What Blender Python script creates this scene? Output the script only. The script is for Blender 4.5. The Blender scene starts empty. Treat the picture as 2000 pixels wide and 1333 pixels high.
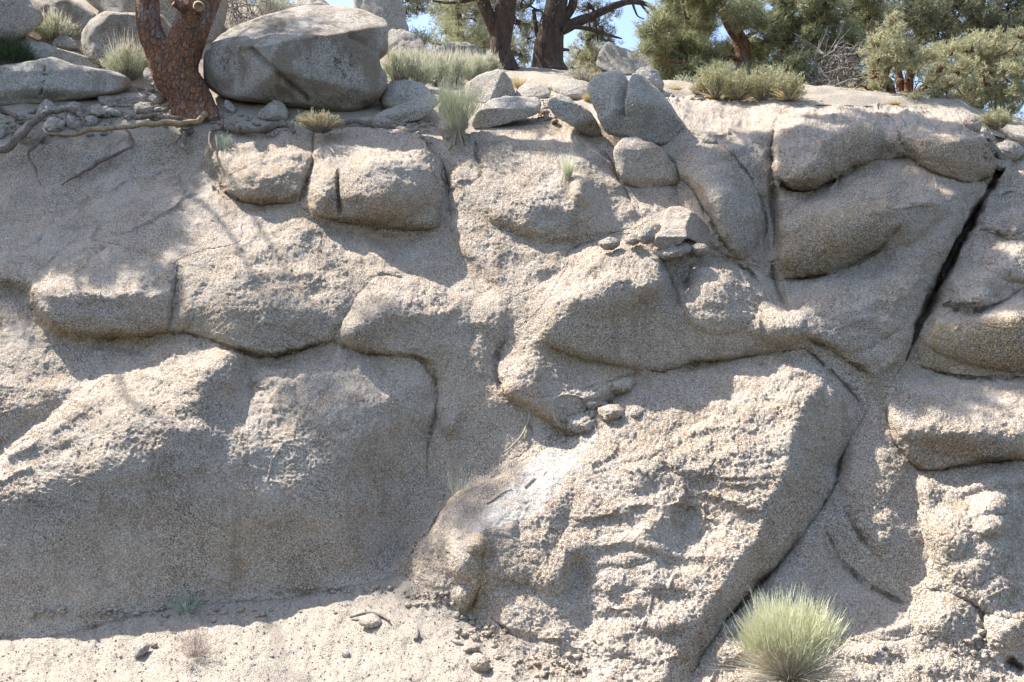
import bpy, math, random
import numpy as np
from mathutils import Vector

rng = np.random.default_rng(7)
random.seed(7)
sc = bpy.context.scene
COL = sc.collection

# ------------------------------------------------------------------ camera, sky, sun, exposure
F = 1963.0                       # focal length in pixels of a 2000 px wide frame
PITCH = math.radians(3.0)
CAM = np.array([0.0, 0.0, 1.6])
cam = bpy.data.cameras.new('camera')
cam.sensor_width = 36.0
cam.lens = 36.0 * F / 2000.0
cam.clip_end = 2000.0
cam_ob = bpy.data.objects.new('camera', cam)
COL.objects.link(cam_ob)
cam_ob.location = CAM
cam_ob.rotation_euler = (math.radians(90) + PITCH, 0, 0)
sc.camera = cam_ob

SUN = np.array([-0.50, 0.235, 0.80])
SUN /= np.linalg.norm(SUN)
world = bpy.data.worlds.new('World')
sc.world = world
world.use_nodes = True
wn = world.node_tree.nodes
sky = wn.new('ShaderNodeTexSky')
sky.sky_type = 'NISHITA'
sky.sun_disc = False
sky.sun_elevation = math.asin(SUN[2])
sky.sun_rotation = math.atan2(SUN[0], SUN[1])
sky.altitude = 600.0
sky.air_density = 1.0
sky.dust_density = 2.6
sky.ozone_density = 1.0
wn['Background'].inputs['Strength'].default_value = 0.14
world.node_tree.links.new(sky.outputs[0], wn['Background'].inputs['Color'])
sun = bpy.data.lights.new('sun', 'SUN')
sun.energy = 4.8
sun.angle = math.radians(0.53)
sun.color = (1.0, 0.965, 0.91)
sun_ob = bpy.data.objects.new('sun', sun)
COL.objects.link(sun_ob)
sun_ob.rotation_euler = Vector(SUN).to_track_quat('Z', 'Y').to_euler()
sun_ob.location = (-6, 4, 12)
sc.view_settings.view_transform = 'Standard'
sc.view_settings.look = 'None'
sc.view_settings.gamma = 1.0
sc.view_settings.use_curve_mapping = False
sc.view_settings.exposure = 1.25

# ------------------------------------------------------------------ helpers
CP, SP = math.cos(PITCH), math.sin(PITCH)

def ray(px, py):
    """direction through a picture point, unit depth along the view axis"""
    x = (np.asarray(px, float) - 1000.0) / F
    v = (666.5 - np.asarray(py, float)) / F
    return np.stack(np.broadcast_arrays(x, CP - SP * v, SP + CP * v), -1)

def at(px, py, d):
    return CAM + ray(px, py) * np.asarray(d, float)[..., None]

RT = np.random.default_rng(3).integers(0, 2**31, 4096)
GT = np.random.default_rng(4).normal(size=(256, 3))
GT /= np.linalg.norm(GT, axis=1, keepdims=True)

def noise(P, seed=0):
    """3D gradient noise, about -1..1"""
    P = np.asarray(P, float)
    fl = np.floor(P)
    f = P - fl
    I = fl.astype(np.int64)
    u = f * f * f * (f * (f * 6 - 15) + 10)
    out = np.zeros(P.shape[:-1])
    for dx in (0, 1):
        wx = u[..., 0] if dx else 1 - u[..., 0]
        for dy in (0, 1):
            wy = u[..., 1] if dy else 1 - u[..., 1]
            for dz in (0, 1):
                wz = u[..., 2] if dz else 1 - u[..., 2]
                h = RT[(I[..., 0] + dx + seed * 17) & 4095]
                h = RT[(h + I[..., 1] + dy) & 4095]
                h = RT[(h + I[..., 2] + dz) & 4095]
                g = GT[h & 255]
                out += wx * wy * wz * (g[..., 0] * (f[..., 0] - dx) + g[..., 1] * (f[..., 1] - dy) + g[..., 2] * (f[..., 2] - dz))
    return out * 1.6

def smooth_poly(pts, n=6):
    """closed Catmull-Rom through the points"""
    P = np.asarray(pts, float)
    a, b, c, d = np.roll(P, 1, 0), P, np.roll(P, -1, 0), np.roll(P, -2, 0)
    out = []
    for t in np.linspace(0, 1, n, endpoint=False):
        out.append(0.5 * ((2 * b) + (-a + c) * t + (2 * a - 5 * b + 4 * c - d) * t * t + (-a + 3 * b - 3 * c + d) * t ** 3))
    return np.stack(out, 1).reshape(-1, P.shape[1])

def smooth_line(pts, n=6):
    P = np.asarray(pts, float)
    if len(P) < 3:
        t = np.linspace(0, 1, n + 1)[:, None]
        return P[0] * (1 - t) + P[-1] * t
    Q = np.vstack([2 * P[0] - P[1], P, 2 * P[-1] - P[-2]])
    out = []
    for i in range(1, len(Q) - 2):
        a, b, c, d = Q[i - 1], Q[i], Q[i + 1], Q[i + 2]
        for t in np.linspace(0, 1, n, endpoint=False):
            out.append(0.5 * ((2 * b) + (-a + c) * t + (2 * a - 5 * b + 4 * c - d) * t * t + (-a + 3 * b - 3 * c + d) * t ** 3))
    out.append(P[-1])
    return np.array(out)

def inside(poly, X, Y):
    r = np.zeros(X.shape, bool)
    n = len(poly)
    for i in range(n):
        x0, y0 = poly[i]
        x1, y1 = poly[(i + 1) % n]
        if y0 == y1:
            continue
        c = (y0 > Y) != (y1 > Y)
        r ^= c & (X < (x1 - x0) * (Y - y0) / (y1 - y0) + x0)
    return r

def line_dist(line, X, Y):
    """distance to a polyline and position along it (0..1)"""
    best = np.full(X.shape, 1e9)
    pos = np.zeros(X.shape)
    L = np.r_[0, np.cumsum(np.hypot(*np.diff(line, axis=0).T))]
    for i in range(len(line) - 1):
        ax, ay = line[i]
        bx, by = line[i + 1]
        dx, dy = bx - ax, by - ay
        q = dx * dx + dy * dy + 1e-9
        t = np.clip(((X - ax) * dx + (Y - ay) * dy) / q, 0, 1)
        d = np.hypot(X - ax - t * dx, Y - ay - t * dy)
        m = d < best
        best[m] = d[m]
        pos[m] = ((L[i] + t * (L[i + 1] - L[i])) / L[-1])[m]
    return best, pos

def blur(A, s):
    """separable gaussian, s in cells"""
    if s < 0.3:
        return A
    r = int(math.ceil(3 * s))
    k = np.exp(-0.5 * (np.arange(-r, r + 1) / s) ** 2)
    k /= k.sum()
    for ax in (0, 1):
        pad = [(0, 0), (0, 0)]
        pad[ax] = (r, r)
        B = np.pad(A, pad, mode='edge')
        out = np.zeros_like(A)
        n = A.shape[ax]
        for i, w in enumerate(k):
            out += w * (B[i:i + n] if ax == 0 else B[:, i:i + n])
        A = out
    return A

def tag(o, label=None, cat=None, group=None, kind=None):
    if label: o['label'] = label
    if cat: o['category'] = cat
    if group: o['group'] = group
    if kind: o['kind'] = kind
    return o

def link(name, V, faces, mat, parent=None, smooth=True, attrs=None, loc=None):
    """one mesh object; V in world space, its origin at its foot; faces = one index array or a list of arrays"""
    V = np.asarray(V, float)
    if loc is None:
        loc = np.array([(V[:, 0].min() + V[:, 0].max()) / 2, (V[:, 1].min() + V[:, 1].max()) / 2, V[:, 2].min()])
    me = bpy.data.meshes.new(name)
    fl = faces if isinstance(faces, (list, tuple)) else [faces]
    fl = [np.asarray(f, np.int64) for f in fl if len(f)]
    me.vertices.add(len(V))
    me.vertices.foreach_set('co', (V - loc).astype(np.float32).ravel())
    nl = sum(f.size for f in fl)
    npol = sum(len(f) for f in fl)
    me.loops.add(nl)
    me.loops.foreach_set('vertex_index', np.concatenate([f.ravel() for f in fl]).astype(np.int32))
    me.polygons.add(npol)
    tot = np.concatenate([np.full(len(f), f.shape[1]) for f in fl])
    me.polygons.foreach_set('loop_start', np.r_[0, np.cumsum(tot)[:-1]].astype(np.int32))
    if smooth:
        me.polygons.foreach_set('use_smooth', np.ones(npol, bool))
    me.update(calc_edges=True)
    me.validate()
    if attrs:
        for k, a in attrs.items():
            at_ = me.attributes.new(k, 'FLOAT', 'POINT')
            at_.data.foreach_set('value', np.asarray(a, np.float32))
    for m in (mat if isinstance(mat, (list, tuple)) else [mat]):
        me.materials.append(m)
    o = bpy.data.objects.new(name, me)
    COL.objects.link(o)
    if parent is not None:
        o.parent = parent
        ploc = np.array(parent.location)
        pp = parent.parent
        while pp is not None:
            ploc = ploc + np.array(pp.location)
            pp = pp.parent
        o.location = Vector(loc - ploc)
    else:
        o.location = Vector(loc)
    return o

def empty(name, loc):
    o = bpy.data.objects.new(name, None)
    o.empty_display_size = 0.1
    COL.objects.link(o)
    o.location = Vector(loc)
    return o

# ------------------------------------------------------------------ materials
def nodes(name, rough=0.9, spec=0.25):
    m = bpy.data.materials.new(name)
    m.use_nodes = True
    nt = m.node_tree
    b = nt.nodes['Principled BSDF']
    b.inputs['Roughness'].default_value = rough
    b.inputs['Specular IOR Level'].default_value = spec
    return m, nt, b

class NT:
    def __init__(s, nt):
        s.nt = nt
        s.pos = nt.nodes.new('ShaderNodeNewGeometry').outputs['Position']
    def lk(s, a, b): s.nt.links.new(a, b)
    def noise(s, scale, detail=3, rough=0.55, stretch=None, dist=0.0):
        n = s.nt.nodes.new('ShaderNodeTexNoise')
        n.inputs['Scale'].default_value = scale
        n.inputs['Detail'].default_value = detail
        n.inputs['Roughness'].default_value = rough
        n.inputs['Distortion'].default_value = dist
        if stretch:
            mp = s.nt.nodes.new('ShaderNodeMapping')
            mp.inputs['Scale'].default_value = stretch
            s.lk(s.pos, mp.inputs['Vector'])
            s.lk(mp.outputs[0], n.inputs['Vector'])
        else:
            s.lk(s.pos, n.inputs['Vector'])
        return n.outputs['Fac']
    def voro(s, scale, feature='F1', out='Distance'):
        n = s.nt.nodes.new('ShaderNodeTexVoronoi')
        n.feature = feature
        n.inputs['Scale'].default_value = scale
        s.lk(s.pos, n.inputs['Vector'])
        return n.outputs[out]
    def ramp(s, fac, lo, hi, a=0.0, b=1.0):
        n = s.nt.nodes.new('ShaderNodeMapRange')
        n.interpolation_type = 'SMOOTHSTEP'
        n.inputs['From Min'].default_value = lo
        n.inputs['From Max'].default_value = hi
        n.inputs['To Min'].default_value = a
        n.inputs['To Max'].default_value = b
        s.lk(fac, n.inputs['Value'])
        return n.outputs[0]
    def mix(s, fac, a, b, mode='MIX'):
        n = s.nt.nodes.new('ShaderNodeMix')
        n.data_type = 'RGBA'
        n.blend_type = mode
        n.clamp_factor = True
        for inp, v in ((n.inputs[0], fac), (n.inputs[6], a), (n.inputs[7], b)):
            if hasattr(v, 'links') or hasattr(v, 'is_linked'):
                s.lk(v, inp)
            elif isinstance(v, (int, float)):
                inp.default_value = v
            else:
                inp.default_value = (*v, 1.0)
        return n.outputs[2]
    def math(s, op, a, b=None):
        n = s.nt.nodes.new('ShaderNodeMath')
        n.operation = op
        for i, v in enumerate((a, b)):
            if v is None: continue
            if isinstance(v, (int, float)): n.inputs[i].default_value = v
            else: s.lk(v, n.inputs[i])
        return n.outputs[0]
    def attr(s, name):
        n = s.nt.nodes.new('ShaderNodeAttribute')
        n.attribute_name = name
        return n.outputs['Fac']
    def bump(s, h, strength, dist, prev=None):
        n = s.nt.nodes.new('ShaderNodeBump')
        n.inputs['Strength'].default_value = strength
        n.inputs['Distance'].default_value = dist
        s.lk(h, n.inputs['Height'])
        if prev is not None: s.lk(prev, n.inputs['Normal'])
        return n.outputs[0]

def granite(name, base, warm, ochre, dark, grain=1.0, lichen=0.0, bump=1.0, face=True):
    m, nt, b = nodes(name, 0.92, 0.2)
    k = NT(nt)
    big = k.noise(1.3, 4, 0.6)
    mid = k.noise(7.0, 5, 0.65)
    c = k.mix(k.ramp(big, 0.38, 0.62), base, warm)
    c = k.mix(k.ramp(mid, 0.5, 0.8, 0, 0.45), c, ochre)
    pale = tuple(min(0.85, x * 1.52) for x in base)
    if face:
        c = k.mix(k.math('MULTIPLY', k.attr('stain'), k.ramp(k.noise(9, 4, 0.7), 0.25, 0.6, 0.6, 1.0)), c, ochre)
        c = k.mix(k.math('MULTIPLY', k.attr('pale'), k.ramp(k.noise(11, 4, 0.7), 0.3, 0.6, 0.45, 1.0)), c, (0.62, 0.60, 0.56))
    # brown and grey mottling, then mineral grains: pale feldspar, grey quartz, black mica
    c = k.mix(k.ramp(k.noise(7.5, 5, 0.72, (1.0, 1.0, 0.75)), 0.47, 0.63, 0, 0.7), c, tuple(x * y for x, y in zip(warm, (0.78, 0.68, 0.56))))
    c = k.mix(k.ramp(k.noise(31, 3, 0.65), 0.52, 0.66, 0, 0.45), c, tuple(x * 0.62 for x in base))
    g1 = k.noise(150 * grain, 2, 0.65)
    g2 = k.voro(230 * grain, out='Color')
    sep = nt.nodes.new('ShaderNodeSeparateColor')
    k.lk(g2, sep.inputs[0])
    c = k.mix(k.ramp(sep.outputs[0], 0.55, 0.9, 0, 0.85), c, pale)
    spk = k.ramp(k.noise(2.1, 3, 0.6), 0.34, 0.66, 0.35, 1.0)
    c = k.mix(k.math('MULTIPLY', spk, k.ramp(sep.outputs[1], 0.73, 0.83, 0, 0.84)), c, dark)
    c = k.mix(k.math('MULTIPLY', spk, k.ramp(g1, 0.55, 0.65, 0, 0.74)), c, dark)
    c = k.mix(k.ramp(g1, 0.32, 0.44, 0.55, 0), c, pale)
    # weathering veil, water streaks
    c = k.mix(k.math('MULTIPLY', k.ramp(k.noise(9.0, 4, 0.65, (1.0, 0.8, 0.16)), 0.52, 0.66), k.ramp(k.noise(1.1, 3, 0.6), 0.46, 0.60, 0, 0.42)), c, tuple(x * y for x, y in zip(warm, (0.52, 0.46, 0.40))))
    c = k.mix(k.ramp(k.noise(3.1, 6, 0.7), 0.52, 0.72, 0, 0.30), c, tuple(x * 0.55 for x in base))
    if lichen > 0:
        li = k.math('MULTIPLY', k.ramp(k.noise(2.4, 3, 0.6), 0.46, 0.66), k.ramp(k.noise(30, 6, 0.8), 0.49, 0.60))
        c = k.mix(k.math('MULTIPLY', k.ramp(k.noise(5, 4, 0.65, (1.0, 0.8, 0.45)), 0.46, 0.62, 0, 0.75), lichen), c, (0.23, 0.175, 0.12))
        c = k.mix(k.math('MULTIPLY', li, lichen), c, (0.028, 0.026, 0.022))
        rd = k.math('MULTIPLY', k.ramp(k.noise(2.3, 2, 0.5, (1.3, 0.7, 1.1)), 0.62, 0.68), k.ramp(k.noise(25, 4, 0.7), 0.50, 0.58))
        c = k.mix(k.math('MULTIPLY', rd, 0.55 * lichen), c, (0.20, 0.09, 0.05))
    k.lk(c, b.inputs['Base Color'])
    n = k.bump(k.noise(75, 4, 0.75), 0.7 * bump, 0.02)
    n = k.bump(k.voro(150), 0.5 * bump, 0.012, n)
    k.lk(n, b.inputs['Normal'])
    return m

M = {}
M['face'] = granite('weathered_granite', (0.508, 0.430, 0.352), (0.482, 0.39, 0.295), (0.42, 0.265, 0.105), (0.07, 0.062, 0.054))
M['boulder'] = granite('boulder_granite', (0.475, 0.43, 0.37), (0.44, 0.385, 0.315), (0.34, 0.26, 0.17), (0.075, 0.07, 0.065), 0.9, 0.0, 1.0, False)
M['lichen'] = granite('lichened_granite', (0.47, 0.425, 0.365), (0.43, 0.375, 0.305), (0.34, 0.255, 0.16), (0.075, 0.07, 0.065), 0.9, 1.0, 1.0, False)
M['stone'] = granite('broken_stone', (0.36, 0.33, 0.285), (0.36, 0.29, 0.22), (0.34, 0.22, 0.12), (0.08, 0.07, 0.06), 1.0, 0.0, 0.7, False)

def sand_mat():
    m, nt, b = nodes('decomposed_granite_sand', 0.95, 0.15)
    k = NT(nt)
    c = k.mix(k.ramp(k.noise(2.2, 4), 0.4, 0.65), (0.345, 0.295, 0.235), (0.375, 0.315, 0.25))
    sep = nt.nodes.new('ShaderNodeSeparateColor')
    k.lk(k.voro(170, out='Color'), sep.inputs[0])
    c = k.mix(k.ramp(sep.outputs[0], 0.6, 0.95, 0, 0.7), c, (0.48, 0.42, 0.35))
    c = k.mix(k.ramp(sep.outputs[1], 0.78, 0.9, 0, 0.6), c, (0.16, 0.135, 0.11))
    c = k.mix(k.ramp(k.noise(120, 3, 0.7), 0.58, 0.7, 0, 0.6), c, (0.2, 0.17, 0.14))
    k.lk(c, b.inputs['Base Color'])
    n = k.bump(k.noise(90, 4, 0.7), 0.5, 0.01)
    n = k.bump(k.voro(140), 0.5, 0.01, n)
    k.lk(n, b.inputs['Normal'])
    return m
M['sand'] = sand_mat()

def bark_mat(name, a, b_, c_, scale=1.0, plates=0.0):
    m, nt, b = nodes(name, 0.9, 0.15)
    k = NT(nt)
    st = (1.0, 1.0, 0.35)
    c = k.mix(k.ramp(k.noise(22 * scale, 5, 0.7, st), 0.42, 0.6), a, b_)
    c = k.mix(k.ramp(k.noise(9 * scale, 4, 0.7, st), 0.52, 0.64, 0, 0.85), c, c_)
    c = k.mix(k.ramp(k.noise(70 * scale, 3, 0.7, st), 0.54, 0.66, 0, 0.8), c, tuple(x * 0.25 for x in a))
    n = k.bump(k.noise(45 * scale, 5, 0.75, st), 0.8, 0.02)
    if plates:
        v = nt.nodes.new('ShaderNodeTexVoronoi')
        v.feature = 'DISTANCE_TO_EDGE'
        v.inputs['Scale'].default_value = 26 * scale
        mp = nt.nodes.new('ShaderNodeMapping'); mp.inputs['Scale'].default_value = (1, 1, 0.55)
        wv = nt.nodes.new('ShaderNodeVectorMath'); wv.operation = 'ADD'
        nz = nt.nodes.new('ShaderNodeTexNoise'); nz.inputs['Scale'].default_value = 40; nz.inputs['Detail'].default_value = 3
        sc_ = nt.nodes.new('ShaderNodeVectorMath'); sc_.operation = 'SCALE'; sc_.inputs[3].default_value = 0.035
        k.lk(k.pos, nz.inputs['Vector']); k.lk(nz.outputs['Color'], sc_.inputs[0])
        k.lk(k.pos, wv.inputs[0]); k.lk(sc_.outputs[0], wv.inputs[1]); k.lk(wv.outputs[0], mp.inputs[0]); k.lk(mp.outputs[0], v.inputs['Vector'])
        e = v.outputs['Distance']
        c = k.mix(k.ramp(e, 0.0, 0.10, plates, 0), c, tuple(x * 0.22 for x in a))
        c = k.mix(k.ramp(k.noise(60, 3, 0.7), 0.60, 0.72, 0, 0.75), c, (0.44, 0.36, 0.31))
        n = k.bump(k.ramp(e, 0, 0.22), 0.9, 0.02, n)
    k.lk(c, b.inputs['Base Color'])
    k.lk(n, b.inputs['Normal'])
    return m
M['bark'] = bark_mat('red_brown_bark', (0.26, 0.145, 0.10), (0.42, 0.19, 0.095), (0.40, 0.31, 0.265), 1.2, 0.22)
M['dark_bark'] = bark_mat('dark_bark', (0.085, 0.06, 0.048), (0.13, 0.085, 0.062), (0.16, 0.13, 0.11), 0.7)
M['root'] = bark_mat('root_bark', (0.22, 0.17, 0.135), (0.32, 0.255, 0.205), (0.15, 0.105, 0.08), 1.6)
M['bare_root'] = bark_mat('bare_root_wood', (0.42, 0.29, 0.17), (0.50, 0.36, 0.22), (0.30, 0.19, 0.11), 1.4)
M['dead_twig'] = bark_mat('dead_grey_twig', (0.26, 0.235, 0.21), (0.33, 0.30, 0.27), (0.20, 0.17, 0.145), 1.5)
M['bleached'] = bark_mat('bleached_wood', (0.50, 0.44, 0.36), (0.56, 0.50, 0.42), (0.34, 0.27, 0.2), 1.5)

def leaf_mat(name, lo, hi, tip=None, trans=0.25):
    m, nt, b = nodes(name, 0.65, 0.25)
    k = NT(nt)
    c = k.mix(k.attr('tone'), lo, hi)
    if tip: c = k.mix(k.attr('tip'), c, tip)
    k.lk(c, b.inputs['Base Color'])
    t = nt.nodes.new('ShaderNodeBsdfTranslucent')
    k.lk(c, t.inputs['Color'])
    mx = nt.nodes.new('ShaderNodeMixShader')
    mx.inputs[0].default_value = trans
    k.lk(b.outputs[0], mx.inputs[1])
    k.lk(t.outputs[0], mx.inputs[2])
    k.lk(mx.outputs[0], nt.nodes['Material Output'].inputs['Surface'])
    return m
# ------------------------------------------------------------------ the rock face: slopes of each facet, integrated to one surface
# every facet has a = how fast the rock recedes to the right, b = how fast it recedes upwards (metres per metre)
CS = 5.0
CX = np.arange(-260, 2261, CS)
CY = np.arange(150, 1561, CS)
GX, GY = np.meshgrid(CX, CY)
fa = np.full(GX.shape, -0.05)
fb = np.full(GX.shape, 0.75)
frough = np.full(GX.shape, 0.6)
fstain = np.zeros(GX.shape)
fpale = np.zeros(GX.shape)

def _apply(m, a, b, rough, stain, pale):
    global fa, fb, frough, fstain, fpale
    if a is not None: fa = fa * (1 - m) + a * m
    if b is not None:
        b = b + 0.12 if -0.3 < b <= 0.25 else (b * 1.3 + 0.03 if b > 0.55 else b)
        fb = fb * (1 - m) + b * m
    if rough is not None: frough = frough * (1 - m) + rough * m
    if stain is not None: fstain = fstain * (1 - m) + stain * m
    if pale is not None: fpale = fpale * (1 - m) + pale * m

def facet(pts, a=None, b=None, soft=9, rough=None, stain=None, pale=None):
    m = inside(smooth_poly(pts), GX, GY).astype(float)
    _apply(blur(m, soft / CS), a, b, rough, stain, pale)

def stroke(pts, w, a=None, b=None, soft=5, rough=None, stain=None, pale=None):
    L = smooth_line(pts)
    d, pos = line_dist(L, GX, GY)
    taper = np.clip(np.minimum(pos, 1 - pos) * 6 + 0.35, 0, 1)
    m = 1 / (1 + np.exp((d - w * 0.5 * taper) / (soft * 0.45)))
    _apply(m, a, b, rough, None, pale)
    if stain is not None:
        m2 = np.exp(-(d / (w * 1.1)) ** 2)
        _apply(m2, None, None, None, stain, None)

def ledge(pts, w=12, s=1.0):
    s = s * 0.45
    L = smooth_line(pts)
    stroke(L - [0, w * 0.75], w * 1.3, b=1.15, soft=6)
    stroke(L + [0, w * 0.45], w, b=-s, soft=4)

# sandy bank, upper left
facet([(-260,270),(0,290),(200,285),(330,290),(410,290),(430,380),(480,400),(470,470),(400,490),(340,520),(190,470),(130,480),(70,530),(0,560),(-260,560)], 0.05, 0.75, 10, 0.3)
facet([(-260,270),(0,290),(330,285),(410,300),(400,330),(300,330),(150,340),(-260,340)], 0.0, 0.35, 10, 0.3)
stroke([(-260,548),(0,552),(60,572)], 20, 0, -1.2, stain=0.5)
# low slope at the left edge
facet([(-260,590),(60,590),(100,645),(230,745),(330,650),(0,905),(-260,1080)], -0.15, 0.85, 10, 0.8)
facet([(-260,830),(0,800),(100,790),(190,760),(0,905),(-260,1080)], 0.25, 0.3, 10, 0.6)
# great slab, lower left
facet([(-260,1080),(0,905),(330,650),(480,690),(560,690),(640,675),(760,690),(820,700),(850,750),(845,900),(985,905),(880,990),(780,1120),(560,1165),(330,1188),(230,1212),(0,1243),(-260,1250)], 0.02, 0.06, 7, 0.4)
facet([(-260,1080),(0,905),(330,650),(400,658),(470,690),(490,760),(470,830),(420,850),(330,875),(230,900),(130,940),(0,985),(-260,1130)], -0.35, 0.88, 12, 0.95)
stroke([(-100,962),(0,896),(170,770),(325,652)], 30, -1.3, 0.7, 7)
facet([(170,775),(330,652),(400,660),(440,690),(400,740),(280,790)], -0.5, 1.0, 10, 0.8)
facet([(410,720),(470,700),(490,760),(470,840),(400,800)], 0.7, 0.3, 9, 0.8)
facet([(490,740),(560,692),(640,682),(700,692),(775,722),(770,790),(700,860),(600,875),(500,870),(465,835)], -0.18, 0.78, 12, 0.95)
facet([(775,700),(820,705),(850,750),(850,850),(835,930),(780,950),(740,870),(790,790)], 0.28, 0.1, 10, 0.5)
facet([(-260,1100),(0,970),(140,925),(330,862),(480,855),(620,868),(740,870),(800,930),(700,985),(400,985),(200,1010),(0,1060),(-260,1180)], 0.0, 0.34, 26, 0.75)
# snout ledge, left
facet([(60,570),(70,530),(130,480),(190,470),(340,520),(350,590),(250,580),(120,582),(65,588)], -0.1, 1.05, 9, 0.85)
facet([(68,580),(120,578),(250,578),(352,588),(340,650),(250,660),(150,655),(95,635)], 0.0, -0.08, 7, 0.45)
stroke([(92,636),(150,656),(250,662),(338,652)], 22, 0, -1.6, stain=1.0)
stroke([(60,560),(72,600),(95,640)], 20, -1.6, 0.0)
# shoulder block
facet([(470,470),(480,400),(560,395),(640,430),(740,490),(800,540),(740,545),(650,500),(560,480),(400,490)], -0.1, 0.95, 9, 0.8)
facet([(352,590),(370,520),(400,490),(560,480),(680,510),(700,560),(670,620),(560,600),(450,600),(350,630)], 0.0, 0.62, 10, 0.95)
facet([(340,640),(352,600),(450,592),(560,602),(665,628),(655,660),(520,690),(470,680),(400,655)], 0.05, -0.02, 8, 0.6)
stroke([(338,650),(400,660),(450,678)], 10, 0, -0.5, stain=0.5)
stroke([(440,674),(470,686),(520,699),(580,686),(645,668)], 18, 0, -1.4, stain=0.5)
stroke([(338,525),(343,590),(328,645)], 16, 0.9, 0.3)
stroke([(358,525),(360,590),(345,645)], 18, -0.9, 0.5)
# recess under the twin boulders
facet([(600,425),(640,430),(780,450),(885,445),(900,480),(940,520),(990,580),(960,610),(890,600),(800,540),(740,490),(680,450)], 0.05, 0.75, 8, 0.3)
stroke([(640,422),(740,478),(815,530),(885,590)], 26, 1.0, 1.2, 6)
# round knob
facet([(668,635),(700,580),(720,548),(790,538),(850,570),(885,605),(880,640),(800,622),(740,622),(690,650)], -0.15, 0.9, 9, 0.95)
facet([(690,645),(740,622),(800,618),(882,632),(882,660),(862,725),(820,700),(760,690),(690,680)], 0.3, 0.0, 8, 0.8)
stroke([(655,664),(760,694),(830,706),(858,742)], 18, 0.2, -1.3, stain=0.7)
stroke([(662,660),(688,610),(715,560)], 16, -0.8, 0.5)
stroke([(890,600),(888,660),(866,735)], 18, 1.4, 0.1)
# twin boulders
facet([(600,395),(615,290),(640,262),(700,255),(780,265),(840,300),(862,350),(852,440),(780,447),(700,437),(640,427)], 0, 0.56, 6, 0.8)
facet([(610,300),(640,262),(700,255),(780,265),(840,300),(830,325),(720,318),(630,318)], 0.0, 1.25, 8, 0.8)
facet([(590,388),(700,385),(850,380),(852,440),(780,445),(700,435),(640,425),(595,405)], 0.0, -0.15, 8, 0.7)
stroke([(588,404),(640,429),(700,441),(780,451),(852,446)], 22, 0, -1.9, stain=0.8)
stroke([(838,296),(866,350),(862,440)], 24, 1.7, 0.2)
facet([(405,330),(420,300),(500,275),(560,262),(610,280),(600,310),(480,312)], -0.15, 1.0, 8, 0.8)
facet([(425,322),(600,312),(602,370),(560,388),(500,394),(440,370)], 0.0, 0.56, 8, 0.85)
stroke([(440,376),(500,398),(560,392),(592,380)], 16, 0, -1.2, stain=0.8)
stroke([(414,300),(428,350),(440,378)], 16, -1.0, 0.2, stain=0.4)
# upper central block
facet([(925,275),(950,262),(1080,238),(1150,265),(1190,330),(1150,312),(1060,292),(950,294)], 0.0, 1.1, 8, 0.4)
facet([(940,300),(1060,290),(1140,312),(1150,400),(1140,450),(1000,440),(950,420)], -0.05, 0.66, 9, 0.9)
facet([(1140,305),(1190,330),(1230,390),(1255,435),(1140,460),(1130,400)], 0.5, 0.4, 8, 0.6)
facet([(885,440),(880,380),(890,300),(905,268),(930,265),(945,350),(950,430),(930,450)], -0.35, 0.45, 7, 0.6)
facet([(890,445),(950,432),(1140,452),(1150,470),(1110,520),(1040,560),(1000,580),(940,520)], -0.1, 0.75, 9, 0.85)
stroke([(962,428),(1010,452),(1070,470),(1130,462)], 20, 0, -0.6, 7, stain=0.5)
stroke([(896,290),(880,380),(882,440),(905,490),(950,540),(985,585)], 22, -1.3, 0.5)
# slope under it
facet([(1000,580),(1110,520),(1180,470),(1060,610),(1000,660),(970,690),(930,670),(930,600),(960,575)], -0.2, 0.85, 9, 0.9)
# chute between the great slab and the middle block
facet([(880,610),(930,600),(940,680),(970,710),(985,760),(1040,810),(1000,890),(900,900),(840,920),(850,800),(860,720)], 0.10, 0.24, 8, 0.35)
facet([(900,880),(1010,850),(1080,860),(1000,910),(880,990),(800,1090),(840,960)], -0.05, 0.1, 8, 0.4)
# middle block
facet([(970,700),(1000,650),(1060,600),(1110,520),(1110,490),(1180,470),(1250,470),(1290,505),(1300,560),(1200,560),(1130,580),(1060,660),(1080,700),(1020,720)], -0.45, 0.85, 8, 0.95)
facet([(1060,668),(1130,588),(1200,562),(1300,560),(1340,600),(1400,650),(1480,642),(1560,652),(1572,676),(1490,690),(1300,722),(1250,725),(1180,710),(1090,692)], 0.2, -0.12, 7, 0.25)
stroke([(1080,684),(1160,706),(1245,728)], 30, 0.1, -0.7, 7, stain=1.0)
stroke([(1250,726),(1300,724),(1400,706),(1490,694),(1572,680)], 13, 0, -1.0, stain=0.7)
facet([(970,725),(1020,705),(1080,702),(1150,722),(1130,765),(1060,758),(1000,770),(975,750)], -0.3, 0.8, 8, 1.0)
facet([(985,765),(1060,765),(1130,765),(1240,735),(1225,760),(1180,780),(1110,845),(1040,800),(1000,788)], 0.15, -0.05, 7, 0.7)
stroke([(985,772),(1040,802),(1110,850)], 16, 0, -1.3, stain=0.8)
facet([(1335,570),(1350,530),(1400,512),(1450,530),(1465,560),(1460,620),(1400,632),(1350,600)], -0.3, 0.8, 7, 0.95)
facet([(1450,570),(1500,590),(1545,640),(1560,655),(1480,645),(1400,655),(1400,630)], -0.1, 0.65, 7, 1.0)
stroke([(1468,545),(1510,585),(1550,630),(1578,668)], 18, 1.4, 0.2)
stroke([(1295,500),(1315,560)], 30, 1.0, 0.2)
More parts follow.
